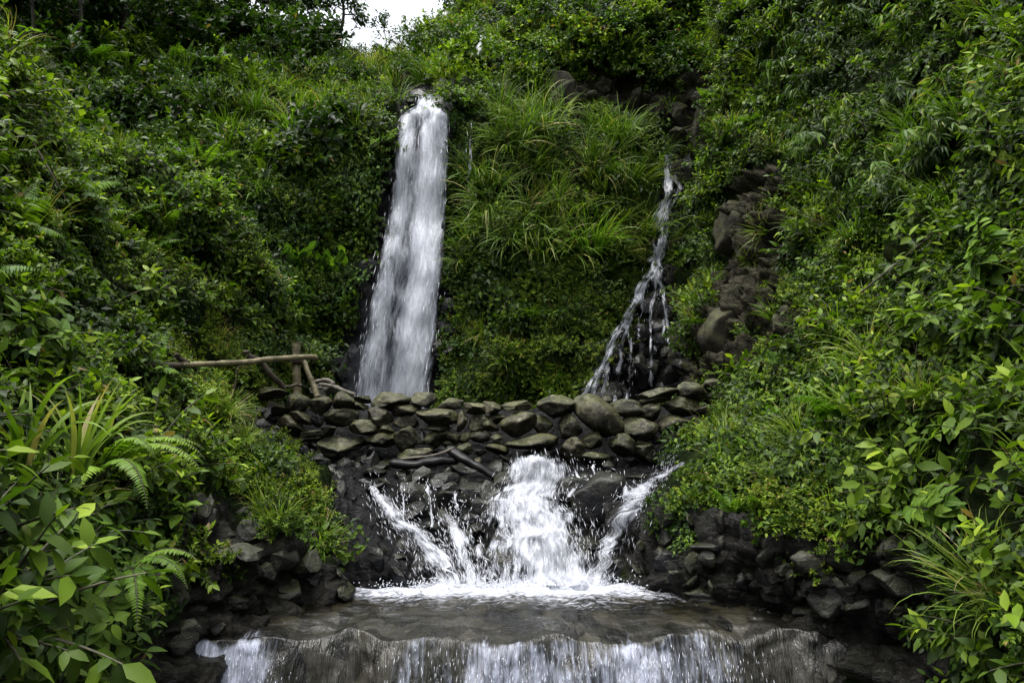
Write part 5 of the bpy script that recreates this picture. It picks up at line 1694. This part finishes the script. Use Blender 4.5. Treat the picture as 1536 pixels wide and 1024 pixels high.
water_ribbons('waterfall', [ribbon([(648, 92), (646, 102), (644, 118)], 9, 12, seed=1, yoff=0.9)], 'short upper step of the waterfall glimpsed in the grass above its crest', 10, 60, 0.12, 0.007)
water_ribbons('waterfall', [ribbon([(723, 55), (720, 70), (716, 84)], 9, 7, seed=2, yoff=1.0)], 'bit of white water showing between bushes high above the waterfall', 20, 60, 0.12, 0.007)
water_ribbons('waterfall', [ribbon([(707, 185), (706, 230), (703, 290), (702, 350)], 7, 4, seed=3, yoff=0.35, zig=2)], 'thin thread of water on the ivy right of the main waterfall', 30, 60, 0.2, 0.005, 0.42)
water_ribbons('side_cascade', [
    ribbon([(1002, 232), (999, 262), (1003, 290), (992, 325), (990, 360), (984, 400)], 14, 22, seed=4, yoff=0.55),
    ribbon([(1012, 262), (1018, 285), (1006, 310), (1000, 340), (994, 372)], 9, 12, seed=14, yoff=0.32),
    ribbon([(988, 370), (978, 405), (965, 428), (956, 455)], 24, 20, seed=5, yoff=0.55),
    ribbon([(958, 440), (940, 474), (920, 505), (908, 540), (895, 575), (884, 600)], 22, 12, seed=6, yoff=0.4),
    ribbon([(948, 470), (936, 505), (930, 545), (925, 580), (922, 604)], 12, 10, seed=7, yoff=0.32),
    ribbon([(985, 392), (984, 430), (975, 470), (977, 520), (976, 580)], 14, 6, seed=8, yoff=0.3),
    ribbon([(990, 430), (996, 470), (996, 505)], 7, 4, seed=9, yoff=0.3),
    ribbon([(920, 515), (912, 550), (905, 590)], 9, 8, seed=19, yoff=0.33),
    ribbon([(905, 545), (888, 570), (872, 598)], 7, 10, seed=20, yoff=0.33),
    ribbon([(938, 480), (946, 520), (944, 565), (940, 600)], 7, 7, seed=21, yoff=0.33),
    ribbon([(968, 425), (962, 470), (958, 505)], 8, 5, seed=22, yoff=0.33),
    ribbon([(998, 300), (984, 320), (978, 345), (984, 372)], 9, 10, seed=23, yoff=0.33),
    ribbon([(978, 400), (992, 430), (1000, 470), (1004, 520)], 10, 5, seed=24, yoff=0.33),
], 'narrow side cascade trickling down dark rocks on the right of the gorge', 40, 60, 0.10, 0.004, 0.485)

# lower cascade below the dam: depths given so that the sheets run over the black ledges
main_L = [(762, 688, 9.1), (752, 715, 8.95), (722, 742, 8.6), (706, 775, 8.25), (694, 810, 7.85), (686, 850, 7.55), (684, 880, 7.35)]
main_R = [(848, 688, 9.1), (862, 715, 8.95), (862, 745, 8.55), (884, 775, 8.15), (912, 810, 7.75), (928, 850, 7.5), (930, 880, 7.35)]
Gm = edges_grid(main_L, main_R, 60, 36, 0.05, 0.22)
S, T = np.meshgrid(np.linspace(0, 1, 36), np.linspace(0, 1, 60))
Gm = Gm + (np.array([0, -1, 0.6]) * (0.10 * fbm(Gm * np.array([4, 4, 4]), 3, 77))[..., None])
edge = np.minimum(S, 1 - S)
core = 0.44 + 0.16 * T
Dm = 0.385 + 0.23 * np.exp(-((S - core) / (0.30 - 0.06 * T)) ** 2) + 0.05 * np.clip((T - 0.8) / 0.2, 0, 1) - 0.12 * np.exp(-edge / 0.06) + 0.13 * fbm(Gm * np.array([5, 5, 4]), 3, 78)
left_p = ribbon([(556, 728, 8.9), (570, 748, 8.65), (598, 780, 8.3), (630, 805, 7.95), (655, 830, 7.65), (678, 858, 7.45), (688, 880, 7.35)], 8, 82, yoff=0.12, n=50, ns=24, seed=51)
mid_p = ribbon([(672, 772, 8.2), (680, 790, 8.1), (690, 815, 7.9), (700, 850, 7.6), (706, 878, 7.4)], 26, 50, yoff=0.12, n=36, ns=16, seed=52)
right_p = ribbon([(1024, 696, 9.4), (995, 712, 9.1), (968, 728, 8.7), (948, 755, 8.3), (925, 790, 7.95), (905, 830, 7.6), (890, 878, 7.35)], 16, 72, yoff=0.12, n=50, ns=24, seed=53)
right_q = ribbon([(925, 715, 8.8), (938, 735, 8.55), (945, 760, 8.3)], 10, 22, yoff=0.14, n=24, ns=8, seed=54)
tr = [ribbon([(603, 722, 8.75), (604, 750, 8.55), (608, 790, 8.3)], 5, 6, yoff=0.12, n=24, ns=6, seed=55), ribbon([(641, 726, 8.7), (645, 750, 8.5), (647, 790, 8.2)], 9, 8, yoff=0.12, n=24, ns=6, seed=56),
      ribbon([(683, 740, 8.6), (685, 760, 8.45), (686, 775, 8.3)], 5, 8, yoff=0.12, n=18, ns=6, seed=57), ribbon([(890, 696, 9.2), (892, 712, 9.0), (895, 726, 8.9)], 5, 6, yoff=0.1, n=18, ns=6, seed=58),
      ribbon([(860, 700, 9.1), (866, 720, 8.9), (852, 745, 8.6)], 6, 14, yoff=0.1, n=18, ns=6, seed=59)]
layers = [(Gm, Dm + 0.02, 0.0), (Gm + np.array([0, -0.07, 0.02]), Dm - 0.06, 4.0), (Gm + np.array([0, -0.14, 0.04]), Dm - 0.13, 8.0)]
mb = MB()
strand_field(mb, Gm + np.array([0, -0.08, 0.02]), Dm - 0.25, 1400, 0.09, 0.002, 61, 0.15, 0.03, 0.3)
for k, (G, b) in enumerate(((left_p, 0.505), (mid_p, 0.475), (right_p, 0.505), (right_q, 0.48))):
    D = ribbon_dens(G, b)
    tt = np.linspace(0, 1, G.shape[0])[:, None]
    D = D - 0.04 * tt
    layers += [(G, D, 13.0 + k), (G + np.array([0, -0.06, 0.02]), D - 0.06, 23.0 + k)]
    strand_field(mb, G, D, (600, 200, 600, 80)[k], 0.08, 0.0022, 62 + k, 0.2, 0.03, 0.3)
for k, G in enumerate(tr):
    D = ribbon_dens(G, 0.50)
    layers.append((G, D, 33.0 + k))
    strand_field(mb, G, D, 60, 0.04, 0.003, 72 + k, 0.15, 0.02, 0.4)
# droplets thrown out
rr = np.random.default_rng(8)
nd = 90
base = Gm[rr.integers(5, 60, nd), rr.integers(0, 36, nd)]
pos = base + rr.normal(size=(nd, 3)) * np.array([0.16, 0.10, 0.10]) + np.array([0, -0.12, 0.03])
strands(mb, pos, rr.normal(size=(nd, 3)) + np.array([0, 0, -1]), rr.uniform(0.008, 0.03, nd), rr.uniform(0.0015, 0.003, nd))
cas = link('cascade', water_mesh('cascade', layers, CASC_W))
tag(cas, 'foaming white cascade pouring from under the dam over black rocks into the pool', 'cascade', kind='structure')
link('spray', mb.mesh('spray', [STRAND]), cas)

# ------------------------------------------------------------------ pool and lower fall
xs = np.linspace(-2.32, 3.1, 330)
seg_flat = np.linspace(0, 1, 90)
seg_fall = np.linspace(0, 1, 80)
lip = 5.84 + 0.11 * fbm(np.stack([xs * 1.3, xs * 0, xs * 0], -1), 3, 41) + 0.05 * fbm(np.stack([xs * 5, xs * 0, xs * 0], -1), 3, 42)
lip = lip + np.interp(xs, [-2.7, -2.2, -1.6, -1.2, -0.9, 0.0, 1.6, 2.0, 2.6, 3.1], [0.05, 0.02, 0.0, 0.22, 0.0, -0.05, 0.05, 0.16, 0.1, 0.1])
rows_, foam_, fall_, dens_ = [], [], [], []
yb = 7.75
side = np.interp(xs, [-2.75, -2.45, -2.2, 3.1], [0, 0, 1, 1])
stre = 0.385 + 0.16 * fbm(np.stack([xs * 1.6, xs * 0, xs * 0 + 3], -1), 3, 43) + np.interp(xs, [-2.6, -2.2, -1.7, -1.35, -1.0, -0.8, 0.2, 1.5, 1.75, 2.0, 3.0], [0.14, 0.18, 0.16, -0.10, -0.12, 0.03, 0.08, 0.08, 0.05, -0.22, -0.30])
for s in seg_flat:
    yy = yb + (lip - yb) * s
    q = np.stack([xs, yy], -1)
    imp = np.exp(-(((xs - 0.12) / 1.25) ** 2 + ((yy - 7.1) / 0.48) ** 2)) * (1 + 0.35 * fbm(np.stack([xs * 2.2, xs * 0 + yy * 3, xs * 0], -1), 3, 50))
    imp2 = np.exp(-(((xs + 0.75) / 0.95) ** 2 + ((yy - 7.05) / 0.28) ** 2))
    f = np.clip(np.maximum(imp, 0.8 * imp2) * 1.15, 0, 1)
    p3 = np.stack([xs, yy, yy * 0], -1)
    bump = 0.055 * f * fbm(p3 * np.array([5, 7, 1]), 3, 44) + 0.05 * f + 0.014 * fbm(p3 * np.array([3, 4, 1]), 3, 45) + 0.012 * fbm(p3 * np.array([8, 13, 1]), 3, 46)
    near = np.clip((s - 0.5) / 0.5, 0, 1)
    bump = bump - 0.08 * near ** 1.7 + 0.055 * near * fbm(p3 * np.array([3.5, 1.2, 1]), 3, 47)
    rows_.append(np.stack([xs, yy, PZ + bump], -1))
    foam_.append(0.22 + 0.52 * f + 0.12 * np.exp(-((yy - 6.9) / 0.6) ** 2) + 0.10 * fbm(p3 * np.array([1.5, 4, 1]), 3, 53))
    fall_.append(np.clip((s - 0.70 - 0.10 * fbm(np.stack([xs * 3, xs * 0, xs * 0 + 4], -1), 2, 71)) / 0.30, 0, 1) * 0.75)
    dens_.append(stre - 0.25 + 0.13 * np.clip((s - 0.75) / 0.25, 0, 1) + 0.12 * fbm(np.stack([xs * 4, xs * 0 + s * 9, xs * 0], -1), 3, 72))
last = rows_[-1]
rel = 0.55 + 0.25 * fbm(np.stack([xs * 4, xs * 0, xs * 0 + 9], -1), 3, 48)
for s in seg_fall[1:]:
    # parabola over the lip
    out = (0.55 * rel) * (1 - (1 - s) ** 1.35)
    dz = -1.05 * s ** 1.6
    wob = (0.05 * fbm(np.stack([xs * 6, xs * 0 + s * 1.5, xs * 0], -1), 3, 49) + 0.05 * fbm(np.stack([xs * 4.5, xs * 0 + s * 3, xs * 0], -1), 3, 59)) * min(1, s * 5)
    rows_.append(np.stack([last[:, 0], last[:, 1] - out + wob, last[:, 2] + dz], -1))
    foam_.append(np.zeros_like(xs) + 0.0)
    fall_.append(np.ones_like(xs) * min(1, 0.75 + s * 3))
    dens_.append(stre + np.minimum(0.0, -0.14 + s * 1.2 + 0.22 * fbm(np.stack([xs * 5, xs * 0 + s * 3, xs * 0], -1), 3, 61)) + 0.08 * s)
V = np.stack(rows_)
nt, ns = V.shape[:2]
lx = np.broadcast_to(xs, (nt, ns))
ly = np.cumsum(np.concatenate([np.zeros((1, ns)), np.linalg.norm(np.diff(V, axis=0), axis=-1)], 0), 0)
mb = MB()
mb.add(V, grid_faces(nt, ns), 0.5, 0, np.stack([lx, ly], -1))
water = link('water', mb.mesh('water', [POOLW], attrs={'foam': np.stack(foam_), 'fall': np.stack(fall_), 'dens': np.stack(dens_)}))
tag(water, 'dark clear pool below the cascade spilling over a rocky lip in the foreground', 'water', kind='structure')
mb = MB()
Vf = V[106:140]
strand_field(mb, Vf, np.clip(np.stack(dens_)[106:140] - 0.30, 0.001, 1), 1500, 0.05, 0.0018, 91, 0.06, 0.004, 0.2)
Vp = V[:40]
fo = np.stack(foam_)[:40]
rr = np.random.default_rng(9)
w = (fo ** 3).ravel()
idx = rr.choice(w.size, 1300, p=w / w.sum())
pos = Vp.reshape(-1, 3)[idx] + rr.normal(size=(1300, 3)) * np.array([0.03, 0.03, 0.01]) + np.array([0, 0, 1]) * np.abs(rr.normal(size=1300))[:, None] * 0.035
strands(mb, pos, rr.normal(size=(1300, 3)), rr.uniform(0.01, 0.04, 1300), rr.uniform(0.003, 0.007, 1300))
link('spray', mb.mesh('spray', [STRAND]), water)

# upper pool behind the dam and lower stream (flat water)
for nm, x0, x1, y0, y1, z, lb in (('water', -5, 5, 10.5, 16, CAMZ + 0.12, 'still upper pool held back by the dam at the foot of the waterfall'), ('water', -5, 5, 2.0, 5.3, CAMZ - 2.05, 'stream below the lower fall')):
    gx, gy = np.meshgrid(np.linspace(x0, x1, 40), np.linspace(y0, y1, 40), indexing='ij')
    mb = MB()
    mb.add(np.stack([gx, gy, z + 0.01 * fbm(np.stack([gx * 3, gy * 3, gx * 0], -1), 2, 6)], -1), grid_faces(40, 40), 0.5, 0, np.stack([gx, gy], -1))
    o = link(nm, mb.mesh(nm, [POOLW], attrs={'foam': np.full(1600, 0.0), 'fall': np.zeros(1600), 'dens': np.zeros(1600)}))
    tag(o, lb, 'water', kind='structure')

# ------------------------------------------------------------------ far ground sheet to the horizon
gx, gy = np.meshgrid(np.linspace(-400, 400, 60), np.linspace(-60, 600, 60), indexing='ij')
gz = -6 + 0 * gx
mb = MB()
mb.add(np.stack([gx, gy, gz], -1), grid_faces(60, 60))
o = link('ground', mb.mesh('ground', [SOIL], attrs={'rock': np.zeros(3600), 'wet': np.zeros(3600)}))
tag(o, 'forest floor beyond the gorge', 'ground', kind='structure')

# ------------------------------------------------------------------ light, world, camera
SUN_EL, SUN_AZ = 76, 245
w = bpy.data.worlds.new('World')
SC.world = w
w.use_nodes = True
nt_ = w.node_tree
nt_.nodes.clear()
out = nt_.nodes.new('ShaderNodeOutputWorld')
bg = nt_.nodes.new('ShaderNodeBackground')
sky = nt_.nodes.new('ShaderNodeTexSky')
sky.sky_type = 'NISHITA'
sky.sun_disc = False
sky.sun_elevation = math.radians(SUN_EL)
sky.sun_rotation = math.radians(SUN_AZ)
sky.air_density = 1.0
sky.dust_density = 4.0
hsv = nt_.nodes.new('ShaderNodeHueSaturation')
hsv.inputs['Saturation'].default_value = 0.22
hsv.inputs['Value'].default_value = 2.95
nt_.links.new(sky.outputs[0], hsv.inputs['Color'])
tcw = nt_.nodes.new('ShaderNodeTexCoord')
sxyz = nt_.nodes.new('ShaderNodeSeparateXYZ')
nt_.links.new(tcw.outputs['Generated'], sxyz.inputs[0])
gr = nt_.nodes.new('ShaderNodeMapRange')
for i_, v_ in ((1, 0.0), (2, 1.0), (3, 0.45), (4, 1.75)):
    gr.inputs[i_].default_value = v_
nt_.links.new(sxyz.outputs[2], gr.inputs[0])
mulw = nt_.nodes.new('ShaderNodeVectorMath')
mulw.operation = 'SCALE'
nt_.links.new(hsv.outputs[0], mulw.inputs[0])
nt_.links.new(gr.outputs[0], mulw.inputs['Scale'])
nt_.links.new(mulw.outputs[0], bg.inputs['Color'])
bg.inputs['Strength'].default_value = 0.13
nt_.links.new(bg.outputs[0], out.inputs[0])
sd = bpy.data.lights.new('sun', 'SUN')
sd.energy = 1.9
sd.angle = math.radians(25)
sd.color = (1.0, 0.97, 0.92)
so = bpy.data.objects.new('sun', sd)
COL.objects.link(so)
az = math.radians(SUN_AZ)
el = math.radians(SUN_EL)
dirv = Vector((math.sin(az) * math.cos(el), math.cos(az) * math.cos(el), math.sin(el)))
so.rotation_euler = dirv.to_track_quat('Z', 'Y').to_euler()
so.location = (0, 0, 30)

cd = bpy.data.cameras.new('camera')
cd.sensor_width = 36
cd.lens = 36 * FPX / 1536
cd.clip_start = 0.05
cd.clip_end = 2000
co = bpy.data.objects.new('camera', cd)
COL.objects.link(co)
co.location = (0, 0, CAMZ)
co.rotation_euler = (math.pi / 2 + PITCH, 0, 0)
SC.camera = co

SC.view_settings.view_transform = 'Standard'
SC.view_settings.look = 'None'
SC.view_settings.exposure = 0
SC.view_settings.gamma = 1
cy = SC.cycles
cy.max_bounces = 6
cy.diffuse_bounces = 3
cy.glossy_bounces = 3
cy.transmission_bounces = 4
cy.transparent_max_bounces = 14
cy.use_denoising = True
cy.sample_clamp_indirect = 6
